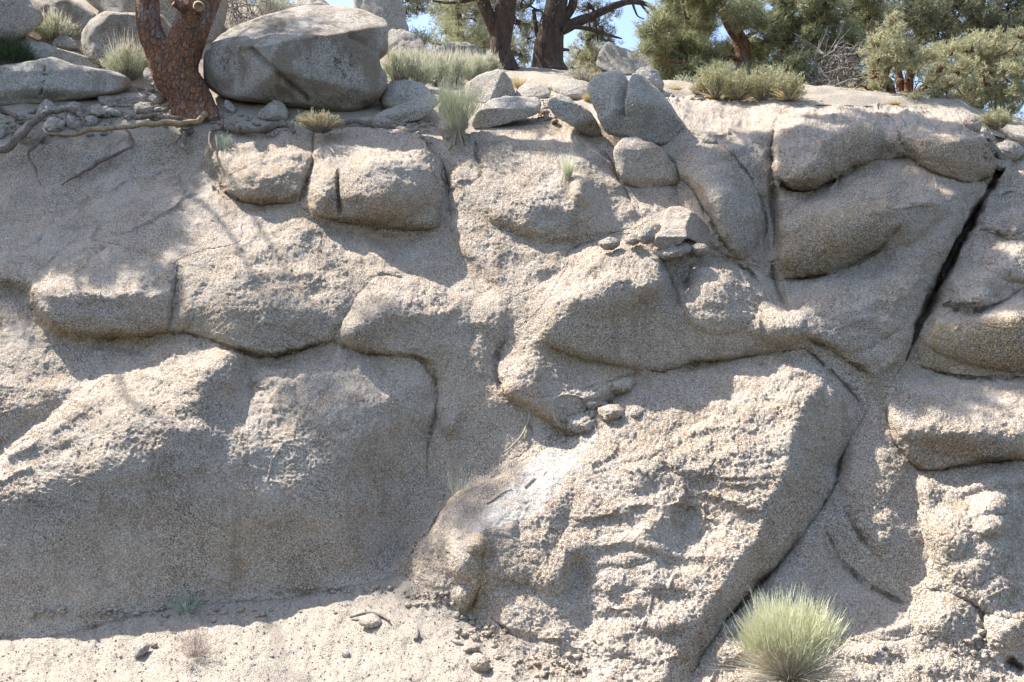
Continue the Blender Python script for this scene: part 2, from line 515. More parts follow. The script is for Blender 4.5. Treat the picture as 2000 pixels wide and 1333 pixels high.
# floor of the recess, upper right of centre
facet([(1190,290),(1320,280),(1340,350),(1400,400),(1420,480),(1300,440),(1230,385),(1200,340)], 0.0, 0.95, 8, 0.3)
stroke([(1150,290),(1205,350),(1250,420)], 18, 1.2, 0.4)
# bare slope running up to the crest
facet([(1300,180),(1530,190),(1520,240),(1515,330),(1490,420),(1440,320),(1360,260),(1300,240)], 0.12, 1.5, 9, 0.45)
# leaning block
facet([(1305,300),(1340,280),(1400,285),(1450,330),(1485,400),(1490,480),(1440,500),(1400,440),(1370,370),(1320,330)], 0.4, 0.4, 7, 0.6)
stroke([(1303,312),(1360,382),(1402,455),(1430,500)], 24, -1.6, 0.2)
facet([(1480,330),(1512,330),(1520,450),(1505,515),(1450,505),(1495,470)], 0.3, 0.6, 7, 0.4)
# upper right mass: left lobe, right lobe
facet([(1512,240),(1560,208),(1650,205),(1740,240),(1700,262),(1600,250),(1530,270)], 0.0, 1.5, 8, 0.8)
facet([(1510,270),(1600,250),(1640,260),(1600,310),(1560,350),(1512,345)], -0.1, 0.6, 8, 0.8)
facet([(1640,258),(1700,250),(1740,265),(1762,300),(1700,312),(1600,352),(1560,362),(1580,320)], 0.4, -0.05, 7, 0.55, stain=0.75)
stroke([(1512,352),(1560,372),(1620,354),(1700,316)], 24, 0, -2.2, stain=0.7)
facet([(1650,206),(1800,210),(1890,226),(1930,260),(1900,282),(1760,262),(1740,240)], 0.05, 1.5, 8, 0.85)
facet([(1755,268),(1900,280),(1945,270),(1955,310),(1930,340),(1890,350),(1800,320)], 0.2, 0.1, 7, 0.7, stain=0.55)
stroke([(1770,312),(1830,338),(1890,356),(1940,340)], 20, 0, -1.8, stain=0.4)
stroke([(1925,245),(1960,300),(1942,350)], 20, 1.7, 0.2)
# second tier
facet([(1515,460),(1600,370),(1700,312),(1800,324),(1890,354),(1850,392),(1740,382),(1650,392),(1580,430)], -0.1, 1.0, 8, 0.8)
facet([(1520,472),(1570,432),(1660,396),(1740,400),(1755,430),(1700,490),(1620,520),(1550,550),(1520,520)], 0.2, -0.1, 7, 0.6, stain=0.75)
facet([(1742,388),(1850,392),(1880,402),(1850,480),(1800,480),(1720,490),(1757,430)], 0.1, 0.45, 7, 0.7)
facet([(1880,352),(1930,345),(1925,388),(1850,540),(1815,540),(1850,440)], 1.1, 0.2, 7, 0.6)
stroke([(1520,550),(1600,538),(1700,498),(1760,440)], 18, 0.2, -1.8)
ledge([(1690,400),(1720,412),(1770,408),(1830,402)], 11, 0.9)
# third tier
facet([(1480,560),(1560,550),(1700,502),(1800,482),(1832,540),(1785,690),(1700,680),(1600,640)], 0.0, 0.72, 7, 0.7)
facet([(1460,515),(1510,530),(1560,560),(1600,640),(1560,640),(1500,585)], -0.35, 1.1, 7, 0.5)
facet([(1800,490),(1850,540),(1795,690),(1745,748),(1720,740),(1780,640)], 1.1, 0.1, 7, 0.6, stain=0.5)
stroke([(1570,656),(1640,696),(1700,735)], 16, 0.2, -0.9, stain=0.9)
facet([(1570,682),(1640,698),(1705,745),(1700,800),(1690,810),(1640,742)], 0.15, 0.5, 7, 0.6)
stroke([(1512,235),(1506,330),(1514,450),(1510,535)], 28, -1.7, 0.3)
# blocks right of the crack
facet([(1955,275),(2260,290),(2260,470),(1930,470),(1885,470),(1930,400)], -0.25, 0.85, 8, 0.8)
facet([(1880,460),(1930,450),(2260,470),(2260,560),(2000,550),(1900,590),(1840,600),(1830,580)], -0.2, 0.75, 8, 0.9)
stroke([(1835,592),(1900,606),(1960,590),(2020,552),(2200,530)], 14, 0, -1.2)
ledge([(1925,405),(1960,380),(2010,372),(2200,360)], 12, 0.9)
ledge([(1890,455),(1940,448),(1975,468),(2030,465),(2200,470)], 12, 1.0)
facet([(1820,604),(1900,612),(2000,566),(2260,545),(2260,622),(2000,614),(1900,622),(1815,640)], -0.15, 1.4, 7, 0.5)
facet([(1788,690),(1810,640),(1900,624),(2000,615),(2260,622),(2260,735),(2000,730),(1880,730),(1800,712)], -0.05, -0.15, 6, 0.1, stain=1.0)
stroke([(1788,714),(1880,737),(2000,737),(2260,742)], 16, 0, -1.4)
facet([(1725,760),(1800,722),(2260,746),(2260,800),(2000,800),(1900,772)], 0.0, 0.95, 7, 0.3)
facet([(1738,795),(1790,760),(1900,772),(2000,812),(2260,850),(2000,852),(1800,835)], -0.25, 0.85, 8, 0.8)
facet([(1765,840),(1800,845),(2000,852),(2260,870),(2260,900),(2000,895),(1900,900),(1800,915),(1765,885)], 0.0, 0.05, 7, 0.8)
stroke([(1765,890),(1810,920),(1900,907),(2000,899),(2260,902)], 13, 0, -0.9, stain=0.5)
# shaded hollow right of the leaning slab, and the broken rocks beyond
facet([(1690,815),(1728,780),(1745,860),(1800,920),(1830,1080),(1800,1150),(1780,1250),(1600,1230),(1450,1180),(1620,960)], 0.12, 0.5, 9, 0.5)
facet([(1800,935),(1900,912),(2000,920),(2260,950),(2260,1270),(1920,1190),(1800,1150),(1832,1080),(1805,1000)], -0.3, 0.72, 8, 0.95)
stroke([(1728,780),(1742,850),(1788,912)], 20, -1.5, 0.3)
stroke([(1796,940),(1802,1000),(1830,1080),(1800,1150),(1774,1200)], 26, -2.2, 0.6)
ledge([(1862,962),(1900,950),(1960,940),(2050,930)], 14, 1.3)
ledge([(1900,1010),(1940,1000),(1990,990)], 14, 1.2)
facet([(1930,1010),(2000,1000),(2060,1080),(2000,1120),(1960,1080)], 0.6, 0.3, 8)
facet([(1778,1180),(1800,1155),(1870,1152),(1910,1190),(1922,1250),(1850,1272),(1785,1250)], -0.05, 0.7, 7, 0.8)
ledge([(1815,1150),(1870,1165),(1930,1200)], 8, 0.8)
facet([(1930,1270),(2000,1200),(2100,1210),(2100,1320),(1990,1330)], 0.6, 0.1, 7)
facet([(1340,1345),(1400,1262),(1500,1238),(1680,1245),(1800,1275),(1930,1290),(2260,1290),(2260,1560),(1300,1560)], -0.05, 1.35, 9, 0.8)
ledge([(1660,1255),(1720,1240),(1780,1225)], 12, 0.9)
# leaning slab, lower right
facet([(780,1120),(880,990),(1000,910),(1080,870),(1240,790),(1300,740),(1400,712),(1500,692),(1572,682),(1640,740),(1690,800),(1640,900),(1620,960),(1530,1080),(1440,1180),(1400,1240),(1340,1345),(1300,1420),(1100,1345),(1000,1290),(930,1220),(870,1170)], -0.18, 1.0, 7, 1.0)
facet([(780,1120),(880,990),(1000,910),(1090,862),(1240,792),(1185,850),(1062,1000),(1000,1005),(900,1060),(865,1150)], -0.95, 0.95, 7, 0.5)
facet([(925,1040),(985,955),(1050,897),(1110,860),(1168,846),(1120,905),(1062,990),(1000,1022)], None, None, 3, 0.3, pale=0.8)
facet([(1240,792),(1300,742),(1500,698),(1572,690),(1592,722),(1500,745),(1330,775)], -0.05, 1.05, 8, 0.8)
facet([(1575,690),(1640,742),(1690,800),(1640,900),(1620,960),(1530,1080),(1440,1180),(1350,1310),(1310,1400),(1290,1330),(1390,1180),(1440,1090),(1480,1050),(1500,985),(1535,910),(1555,805),(1592,765)], 0.8, 0.1, 6, 0.45)
facet([(1265,1060),(1275,1000),(1330,985),(1362,1010),(1350,1060),(1300,1075)], 0.5, 0.0, 8, 0.5)
facet([(1085,1130),(1110,1075),(1165,1080),(1150,1190),(1110,1200)], 0.5, 0.4, 7, 0.5)
facet([(1090,1240),(1130,1215),(1150,1260),(1110,1280)], 0.6, 0.1, 6)
for L_, w_, s_ in (
    ([(1290,905),(1350,925),(1420,938),(1500,940)], 13, 1.1),
    ([(1375,950),(1430,985),(1480,1000)], 12, 1.0),
    ([(1130,1018),(1190,1006),(1250,988),(1330,992),(1380,1010)], 11, 0.9),
    ([(1170,1068),(1240,1062),(1300,1080),(1380,1090)], 12, 1.0),
    ([(1160,1105),(1200,1100),(1260,1092)], 11, 1.1),
    ([(1190,1165),(1240,1152),(1300,1150),(1360,1160)], 14, 1.3),
    ([(1170,1186),(1230,1196),(1290,1186)], 10, 1.1),
    ([(1190,905),(1250,890),(1300,880)], 9, 0.7),
    ([(1330,850),(1400,835),(1470,840)], 9, 0.6),
    ([(960,1120),(1010,1132),(1060,1150)], 10, 1.0),
    ([(980,1215),(1040,1245),(1090,1250),(1140,1270)], 9, 1.0),
    ([(1200,1270),(1260,1290),(1330,1282)], 9, 0.8),
    ([(1240,1215),(1290,1225),(1350,1215)], 9, 0.8),
    ([(1690,830),(1660,880)], 10, 0.4),
): ledge(L_, w_, s_)
facet([(785,1122),(880,992),(960,950),(985,1010),(930,1060),(880,1110),(862,1160)], -0.75, 1.0, 8, 0.8)
facet([(868,1160),(876,1080),(905,1050),(935,1060),(930,1130),(915,1195),(890,1185)], -0.1, 0.3, 5, 0.8)
stroke([(946,1040),(942,1090),(936,1140),(918,1196)], 18, 0.9, -0.6, 4, stain=0.9)
# sand at the foot
facet([(-260,1258),(0,1246),(120,1242),(230,1214),(330,1190),(560,1167),(700,1142),(785,1124),(830,1160),(880,1185),(930,1228),(1000,1292),(1100,1348),(1310,1400),(1310,1560),(-260,1560)], 0.0, 2.1, 5, 0.06)
stroke([(762,1124),(812,1052),(876,988),(940,948),(1000,908),(1070,872)], 26, -2.6, 1.0, 5)
# seams of the leaning slab
stroke([(1705,800),(1655,890),(1632,965),(1545,1085),(1455,1185),(1395,1265)], 18, -1.0, 0.3)
# the long dark crack
stroke([(1905,470),(1856,560),(1815,640),(1792,700)], 24, -2.6, 0.1, 4)

for pts, st in (
    ([(150,1000),(420,960),(600,1010),(760,980),(820,1060),(640,1120),(300,1130),(120,1090)], 0.28),
    ([(1100,640),(1250,590),(1400,660),(1300,710),(1150,700)], 0.45),
    ([(1590,860),(1640,830),(1600,960),(1500,1110),(1440,1160),(1500,1020)], 0.35),
    ([(1650,900),(1720,900),(1740,1000),(1680,1010)], 0.35), ([(1780,860),(2000,860),(2000,895),(1800,912)], 0.5),
    ([(600,380),(850,380),(850,440),(640,420)], 0.4), ([(440,330),(560,340),(590,385),(500,395)], 0.4), ([(690,640),(860,640),(858,720),(760,690)], 0.35),
    ([(340,610),(480,600),(480,680),(400,650)], 0.35), ([(1090,1000),(1180,870),(1200,860),(1110,1000)], 0.35), ([(1740,560),(1840,540),(1790,690),(1740,740)], 0.4),
): facet(pts, None, None, 16, None, stain=st)
# slope fields to log-depth gradients, then least-squares integration
vx = (GX - 1000.0)
vy = (666.5 - GY) + F * math.tan(PITCH)
den = np.maximum(F - fa * vx - fb * vy, 600.0)
p_ = fa / den * CS
q_ = -fb / den * CS                  # down the picture the rock comes nearer
H_, W_ = GX.shape
div = np.zeros_like(GX)
gx = 0.5 * (p_[:, 1:] + p_[:, :-1])
gy = 0.5 * (q_[1:, :] + q_[:-1, :])
div[:, :-1] += gx; div[:, 1:] -= gx
div[:-1, :] += gy; div[1:, :] -= gy
E_ = np.block([[div, div[:, ::-1]], [div[::-1], div[::-1, ::-1]]])
ky = 2 * np.cos(2 * np.pi * np.arange(2 * H_) / (2 * H_)) - 2
kx = 2 * np.cos(2 * np.pi * np.arange(2 * W_) / (2 * W_)) - 2
K_ = ky[:, None] + kx[None, :]
K_[0, 0] = 1
S_ = np.fft.fft2(E_) / K_
S_[0, 0] = 0
LD = np.real(np.fft.ifft2(S_))[:H_, :W_]

def cgrid(A, px, py):
    """bicubic-ish lookup in a coarse field"""
    x = np.clip((np.asarray(px, float) - CX[0]) / CS, 1, W_ - 3.001)
    y = np.clip((np.asarray(py, float) - CY[0]) / CS, 1, H_ - 3.001)
    ix = x.astype(int); iy = y.astype(int)
    fx = x - ix; fy = y - iy
    def w(t):
        return (-0.5 * t + t * t - 0.5 * t ** 3, 1 - 2.5 * t * t + 1.5 * t ** 3, 0.5 * t + 2 * t * t - 1.5 * t ** 3, -0.5 * t * t + 0.5 * t ** 3)
    wx, wy = w(fx), w(fy)
    out = 0
    for j in range(4):
        r = 0
        for i in range(4):
            r = r + wx[i] * A[iy + j - 1, ix + i - 1]
        out = out + wy[j] * r
    return out

LD += math.log(4.75) - cgrid(LD, 1150.0, 1120.0)

# fine grid
FS = 2.1
fx_ = np.arange(-180, 2181, FS)
fy_ = np.arange(172, 1471, FS)
PX, PY = np.meshgrid(fx_, fy_)
Q3 = np.stack([PX, PY, PX * 0], -1)
WX = 7.0 * noise(Q3 / 62 + 3.3, 51) + 4.0 * noise(Q3 / 27 + 1.7, 52) + 2.0 * noise(Q3 / 12, 53)
WY = 7.0 * noise(Q3 / 62 + 8.1, 54) + 4.0 * noise(Q3 / 27 + 5.2, 55) + 2.0 * noise(Q3 / 12 + 2.2, 56)
D = np.exp(cgrid(LD, PX + WX, PY + WY))

def bulge(cx, cy, rx, ry, rot, h, e=1.5):
    c, s = math.cos(math.radians(rot)), math.sin(math.radians(rot))
    dx, dy = PX - cx, PY - cy
    r2 = ((dx * c + dy * s) / rx) ** 2 + ((-dx * s + dy * c) / ry) ** 2
    D[...] -= h * np.clip(1 - r2, 0, 1) ** e

def groove(pts, w, h):
    """a crack: w half-width in picture units, h metres deep"""
    L = smooth_line(pts)
    x0, y0 = L.min(0) - 4 * w
    x1, y1 = L.max(0) + 4 * w
    i0, i1 = np.searchsorted(fx_, [x0, x1]); j0, j1 = np.searchsorted(fy_, [y0, y1])
    X, Y = PX[j0:j1, i0:i1], PY[j0:j1, i0:i1]
    wob = 3.0 * noise(np.stack([X / 22, Y / 22, X * 0 + w], -1), 5)
    d, pos = line_dist(L, X + wob, Y + 2.4 * noise(np.stack([X / 17, Y / 17, X * 0 + 9.3], -1), 6))
    t = np.clip(np.minimum(pos, 1 - pos) * 5 + 0.15, 0, 1)
    var = np.clip(0.62 + 0.75 * noise(np.stack([X / 34, Y / 34, X * 0 + w * 3.1], -1), 21), 0.05, 1.3) if w < 6.5 else 1.0
    ee = 2 if w < 7.5 else 3
    ww = (w * 0.72 if w > 7.5 else w if w > 6.5 else 0.62 * w) * (0.5 + 0.5 * t) * (0.7 + 0.4 * var)
    D[j0:j1, i0:i1] += h * (1.0 if w > 7.5 else 0.45) * t * var * np.exp(-(d / ww) ** ee)

for args in (
    (960,618,42,50,10,0.06),(500,345,58,48,20,0.07),(570,330,50,60,0,0.03),(625,370,34,56,5,0.04),(760,350,100,95,0,0.08),
    (880,830,26,34,10,0.06),(1134,372,26,36,-15,0.09),(1400,560,62,52,20,0.05),(1215,520,70,46,-35,0.04),(1275,545,40,60,0,0.05),(1150,505,46,40,-20,0.04),
    (950,1025,215,135,-50,0.12,1.0),(785,940,110,190,15,-0.09,1.3),(1618,285,112,82,-12,0.15,0.8),(1845,285,118,72,12,0.14,0.8),(1690,425,190,88,-24,0.13,0.8),(1640,610,150,84,-14,0.08,0.9),(1398,392,62,128,-30,0.16,0.7),(1990,655,200,74,4,0.10,0.7),(1900,830,170,72,10,0.08,0.8),
    (725,350,128,92,0,0.07,0.8),(520,335,96,66,0,0.06,0.8),(1050,365,132,98,0,0.09,0.8),(1965,425,64,36,0,0.08,0.8),(1995,510,76,40,0,0.09,0.8),(1905,560,62,36,-20,0.08,0.8),(1215,540,120,70,-32,0.07,0.9),(1900,1040,80,110,10,0.07,0.9),(1400,580,84,74,10,0.10,0.8),(1510,630,66,44,20,0.05,0.9),
    (1030,735,60,40,20,0.05),(1200,745,44,26,-20,0.05),(1165,772,36,18,-10,0.04),(1225,800,50,22,-25,0.03),(1170,815,46,24,-15,0.04),(1130,830,30,20,10,0.03),
    (1920,395,30,22,0,0.05),(1450,960,70,44,0,0.03),(1200,1130,60,40,-10,0.03),(1240,1170,50,24,0,0.04),(1400,870,90,60,-15,0.03),(1230,930,80,46,-20,0.03),
    (1060,1120,70,50,0,0.04),(1010,1190,60,50,0,0.04),(1180,1250,80,40,0,0.03),(902,1100,34,44,5,0.06),(900,1170,26,30,0,0.05),(930,1065,24,22,0,0.04),
    (1340,1010,34,46,15,-0.05),(1125,1130,34,60,8,-0.06),(1310,1210,60,40,0,0.03),
    (600,440,60,46,30,0.05),(480,520,70,46,-20,0.03),(570,545,80,50,0,0.03),(240,545,90,34,5,0.03),(120,560,50,34,-20,0.04),(660,790,90,60,-10,0.05),(400,740,70,70,20,0.03),
    (250,800,110,60,-35,0.03),(1900,1150,90,60,0,0.04),(1850,1040,50,70,10,0.04),(1935,985,44,24,-10,0.05),(1935,1030,40,24,0,0.05),(1845,1205,58,50,0,0.05),
    (1970,1230,60,44,0,0.05),(1440,1270,80,44,0,0.05),(1720,1270,70,30,0,0.04),(1850,1300,90,30,0,0.03),(1480,1320,60,20,0,0.02),(1720,1000,80,150,-15,0.06),(1640,1080,60,130,-15,-0.04),
    (1740,930,50,60,0,0.03),(1880,840,90,50,10,0.04),(1965,500,60,40,0,0.04),(1870,545,40,34,0,0.05),(1905,580,46,22,0,0.05),(1660,600,70,50,0,0.03),
    (1745,560,50,60,20,0.03),(1600,330,60,50,-10,0.03),(1690,285,60,50,0,0.04),(1850,290,80,50,0,0.04),(1640,460,80,60,-20,0.04),(1400,380,50,90,-25,0.05),
    (1040,370,80,70,0,0.04),(1070,500,60,40,0,0.03),(1640,770,34,40,30,0.03),(780,590,60,46,10,0.05),(700,640,36,40,0,0.05),(770,1010,90,60,0,-0.02),(450,1000,200,80,0,0.02),
): bulge(*args)

for pts, w, h in (
    ([(661,322),(660,360),(664,424)], 4, 0.10),
    ([(614,262),(612,310),(600,350),(586,396)], 5, 0.10),
    ([(926,272),(932,300),(944,350)], 4, 0.08),
    ([(330,646),(400,661),(470,688),(520,700),(580,688),(640,668)], 4, 0.07),
    ([(640,668),(700,686),(760,694),(820,702),(850,742)], 4, 0.06),
    ([(850,742),(852,800),(838,860),(834,930)], 3, 0.035),
    ([(1050,810),(1110,852),(1130,845)], 4, 0.06),
    ([(1100,830),(1150,800),(1190,782),(1250,760)], 3, 0.05),
    ([(1150,770),(1200,745),(1250,735)], 3, 0.04), ([(1160,800),(1200,820),(1185,850)], 3, 0.04), ([(1130,800),(1145,840)], 2.5, 0.04),
    ([(1250,726),(1300,725),(1400,707),(1490,695),(1572,682)], 4, 0.06),
    ([(1572,682),(1640,742),(1692,806)], 4, 0.05),
    ([(1692,806),(1645,890),(1624,962),(1536,1084),(1446,1182),(1384,1262),(1340,1335)], 5, 0.08),
    ([(1515,235),(1506,300),(1510,360),(1516,450),(1512,540)], 7, 0.10), ([(1770,312),(1830,340),(1890,357),(1940,343)], 5, 0.09), ([(1495,372),(1494,440),(1497,500)], 2.5, 0.05),
    ([(1508,352),(1560,374),(1620,357),(1700,316)], 6, 0.12),
    ([(1700,495),(1760,440),(1758,420)], 3, 0.04), ([(1516,548),(1600,540),(1700,499),(1755,450)], 6, 0.09),
    ([(1945,350),(1900,425),(1862,490),(1828,560),(1796,632),(1768,705)], 7.6, 0.22), ([(1912,410),(1872,480),(1836,554),(1802,622)], 11, 0.24),
    ([(1960,320),(1930,375)], 8, 0.18),
    ([(1788,714),(1880,738),(2000,738),(2180,744)], 4, 0.08),
    ([(1838,595),(1900,607),(1960,590),(2020,553),(2180,530)], 3.5, 0.06),
    
    
    ([(1765,890),(1810,920),(1900,908),(2000,900),(2180,902)], 4, 0.06),
    ([(1810,1150),(1870,1166),(1935,1200),(2000,1215)], 3, 0.05), ([(1900,1175),(1920,1230),(1910,1265)], 3, 0.06),
    ([(1970,1290),(2000,1310)], 8, 0.12), ([(1690,1240),(1740,1255),(1800,1240)], 3, 0.03),
    ([(942,1060),(940,1100),(934,1150),(914,1200)], 6, 0.13), ([(876,1078),(884,1094)], 5, 0.06), ([(948,1118),(980,1128),(1020,1140)], 3, 0.04),
    ([(960,1205),(1000,1240),(1040,1250),(1100,1252)], 4, 0.05), ([(1025,955),(1050,935)], 4, 0.05), ([(905,1015),(960,985),(1010,980)], 2, 0.015),
    ([(1030,820),(1052,868),(1085,850)], 4, 0.05), ([(1230,470),(1250,510),(1240,560)], 2.5, 0.03), ([(1190,520),(1250,500)], 2.5, 0.03),
    ([(790,700),(775,745),(760,770)], 2, 0.02), ([(150,560),(200,600)], 2, 0.012), ([(1940,640),(1960,690),(1955,728)], 2, 0.02), ([(1830,648),(1900,632),(1960,645),(2010,640)], 2, 0.012),
    ([(-180,1246),(0,1244),(120,1240),(230,1212),(330,1188),(560,1165),(700,1140),(785,1122)], 5, 0.03),
): groove(pts, w, h)

def joint(pts, w=13, h=0.06, side=0):
    """the crease where two blocks meet: sharp in its middle, shoulders rounded off"""
    L = smooth_line(pts)
    x0, y0 = L.min(0) - 6 * w
    x1, y1 = L.max(0) + 6 * w
    i0, i1 = np.searchsorted(fx_, [x0, x1]); j0, j1 = np.searchsorted(fy_, [y0, y1])
    X, Y = PX[j0:j1, i0:i1], PY[j0:j1, i0:i1]
    X2 = X + 4.5 * noise(np.stack([X / 40, Y / 40, X * 0 + w], -1), 25) + 2.0 * noise(np.stack([X / 13, Y / 13, X * 0 + w], -1), 26)
    Y2 = Y + 4.5 * noise(np.stack([X / 40, Y / 40, X * 0 + 7 + w], -1), 27) + 2.0 * noise(np.stack([X / 13, Y / 13, X * 0 + w], -1), 28)
    d, pos = line_dist(L, X2, Y2)
    t = np.clip(np.minimum(pos, 1 - pos) * 6 + 0.05, 0, 1)
    vj = np.clip(0.75 + 0.8 * noise(np.stack([X / 48, Y / 48, X * 0 + w * 1.3], -1), 29), 0.1, 1.4)
    D[j0:j1, i0:i1] += h * t * vj * (0.72 * np.exp(-d / w) + 0.22 * np.exp(-(d / 2.4) ** 2))
for pts, w, h in (
    ([(80,620),(95,642),(150,657),(250,663),(330,650),(400,661),(470,688),(520,700),(580,688),(640,668),(700,686),(760,694),(820,703),(852,742),(852,800),(838,860),(834,935)], 13, 0.06),
    ([(350,505),(343,560),(330,648)], 12, 0.05), ([(815,545),(735,545),(690,600),(655,664)], 12, 0.06),
    ([(614,255),(612,310),(600,350),(586,398)], 12, 0.08), ([(661,322),(660,360),(664,430)], 8, 0.05),
    ([(405,320),(428,352),(440,378),(500,400),(588,394)], 11, 0.07), ([(588,400),(640,429),(700,441),(780,451),(866,446)], 11, 0.06),
    ([(835,280),(872,345),(878,440)], 16, 0.12), ([(926,268),(932,300),(946,360)], 9, 0.06),
    ([(1140,252),(1190,310),(1212,360),(1258,440)], 14, 0.10), ([(1095,520),(1118,488),(1180,462),(1262,448)], 10, 0.06),
    ([(1335,590),(1348,520),(1400,503),(1462,530),(1490,570)], 12, 0.09), ([(1290,490),(1318,560),(1332,610)], 13, 0.09),
    ([(1303,305),(1360,384),(1402,457),(1442,508)], 13, 0.12), ([(1335,278),(1400,282),(1452,330),(1492,400),(1500,505)], 11, 0.08),
    ([(1518,215),(1506,330),(1514,450),(1508,540),(1560,640)], 17, 0.14), ([(1742,232),(1768,288),(1800,322)], 11, 0.06),
    ([(1508,352),(1560,374),(1620,357),(1700,316),(1770,312),(1830,340),(1890,357),(1945,345)], 13, 0.10),
    ([(1510,547),(1600,540),(1700,499),(1760,438)], 11, 0.08), ([(1570,656),(1640,696),(1705,738)], 11, 0.07), ([(1572,682),(1640,742),(1692,806)], 12, 0.07),
    ([(1040,806),(1110,852),(1190,784),(1250,728),(1300,725),(1400,707),(1572,682)], 11, 0.06),
    ([(880,990),(1000,908),(1070,872),(1110,852)], 9, 0.03), ([(1000,645),(968,705),(985,775),(1040,806)], 13, 0.08),
    ([(1788,714),(1880,738),(2000,738),(2180,744)], 11, 0.08), ([(1815,602),(1838,596),(1900,608),(1960,591),(2020,553),(2180,530)], 11, 0.08),
    ([(1728,785),(1742,850),(1765,892),(1810,921),(1900,908),(2000,900),(2180,902)], 12, 0.09), ([(1692,806),(1645,890),(1624,962),(1536,1084),(1446,1182),(1384,1262),(1340,1335)], 15, 0.10),
    ([(1806,1150),(1870,1166),(1935,1200),(2010,1216)], 10, 0.05), ([(1640,930),(1655,1000),(1690,1060),(1730,1110)], 12, 0.05), ([(1600,1010),(1640,1090),(1700,1145),(1790,1190)], 12, 0.06),
    ([(1890,456),(1940,448),(1975,468),(2030,465),(2180,470)], 10, 0.06), ([(1925,406),(1960,381),(2010,372),(2180,360)], 10, 0.06), ([(1915,1180),(1924,1240),(1905,1275)], 10, 0.06),
    ([(1120,1020),(1190,1008),(1250,990),(1330,993),(1385,1010)], 10, 0.03), ([(1190,1165),(1240,1154),(1300,1152),(1362,1160)], 10, 0.03), ([(1290,905),(1350,925),(1420,938),(1505,938)], 10, 0.03),
    ([(1580,430),(1640,398),(1742,392)], 9, 0.025), ([(1062,668),(1090,690),(1165,710),(1250,728)], 10, 0.05), ([(1690,400),(1720,413),(1770,409),(1835,402)], 8, 0.03),
    ([(470,830),(490,760),(478,700)], 18, 0.04), ([(1130,765),(1190,745),(1250,732)], 8, 0.04), ([(1150,800),(1190,782)], 7, 0.04), ([(1190,820),(1200,790)], 6, 0.03),
): joint(pts, w, h)

# ground-up relief: real displacement along the surface normal
P = at(PX, PY, D)
def normals(P):
    n = np.cross(np.gradient(P, axis=1), np.gradient(P, axis=0))
    return n / np.linalg.norm(n, axis=-1, keepdims=True)
ROUGH = cgrid(frough, PX, PY)
ground_poly = smooth_poly([(-260,1256),(0,1246),(120,1241),(230,1213),(330,1189),(560,1166),(700,1141),(785,1122),(830,1160),(880,1185),(930,1228),(1000,1292),(1100,1348),(1310,1400),(1310,1560),(-260,1560)])
Nn = normals(P)
sl = noise(P * 1.7, 1)                                   # patches of rougher and smoother weathering
R_ = np.clip((0.16 * (ROUGH > 0.12) + 0.88 * ROUGH) * (0.8 + 0.55 * sl), 0.04, 1.2)
ani = P * np.array([1.0, 1.0, 1.8])
h = 0.030 * noise(P * 2.6, 2) * np.clip(R_ + 0.2, 0, 1)
h += 0.020 * noise(ani * 5.2, 3) * R_
h += 0.009 * noise(ani * 11, 4) * R_ * np.clip(0.4 + 1.6 * noise(P * 2.3, 14), 0, 1.4)
flake = noise(P * np.array([3.2, 3.2, 5.5]) + 0.5 * sl[..., None], 15)
h += 0.011 * (np.abs(flake * 3 % 1.0 - 0.5) - 0.25) * np.clip(noise(P * 1.4, 16) * 2.2, 0, 1) * R_
h += 0.0095 * (np.abs(noise(P * 25, 5)) - 0.3) * (R_ + 0.1) * np.clip(0.7 + noise(P * 3.1, 17), 0.2, 1.4)
h += 0.0105 * (np.abs(noise(P * 47, 6)) - 0.3) * (R_ + 0.2)
h += 0.0070 * (np.abs(noise(P * 80, 7)) - 0.3) * (R_ + 0.3) + 0.0035 * noise(P * 95, 18) * (R_ + 0.3)
cr = noise(P * np.array([1.7, 1.7, 2.6]) + 0.25 * noise(P * 6, 71)[..., None], 72)
h -= 0.016 * np.exp(-(cr / 0.016) ** 2) * np.clip(noise(P * 1.3, 73) * 2.2, 0, 1) * (ROUGH > 0.1)
cr = noise(P * np.array([3.6, 3.6, 2.2]) + 0.2 * noise(P * 9, 74)[..., None] + 9.0, 75)
h -= 0.009 * np.exp(-(cr / 0.02) ** 2) * np.clip(noise(P * 1.9, 76) * 2.2, 0, 1) * (ROUGH > 0.1)
h *= np.where(ROUGH < 0.10, 0.5, 1.0)
P = P + Nn * h[..., None]
NN = normals(P)

def face_d(px, py):
    x = np.clip((np.asarray(px, float) - fx_[0]) / FS, 0, len(fx_) - 1.01)
    y = np.clip((np.asarray(py, float) - fy_[0]) / FS, 0, len(fy_) - 1.01)
    return D[np.round(y).astype(int), np.round(x).astype(int)]
def face_p(px, py):
    x = np.clip((np.asarray(px, float) - fx_[0]) / FS, 0, len(fx_) - 1.01)
    y = np.clip((np.asarray(py, float) - fy_[0]) / FS, 0, len(fy_) - 1.01)
    i, j = np.round(y).astype(int), np.round(x).astype(int)
    return P[i, j], NN[i, j]

crest = np.array([(-260,268),(0,278),(100,282),(300,262),(420,258),(560,258),(700,250),(780,256),(862,275),(905,262),(1000,250),(1080,232),(1150,246),(1230,215),(1320,186),(1400,184),(1500,190),(1560,200),(1650,201),(1800,206),(1880,221),(1935,256),(1965,268),(2000,266),(2260,280)], float)
crest_y = lambda x: np.interp(x, crest[:, 0], crest[:, 1])


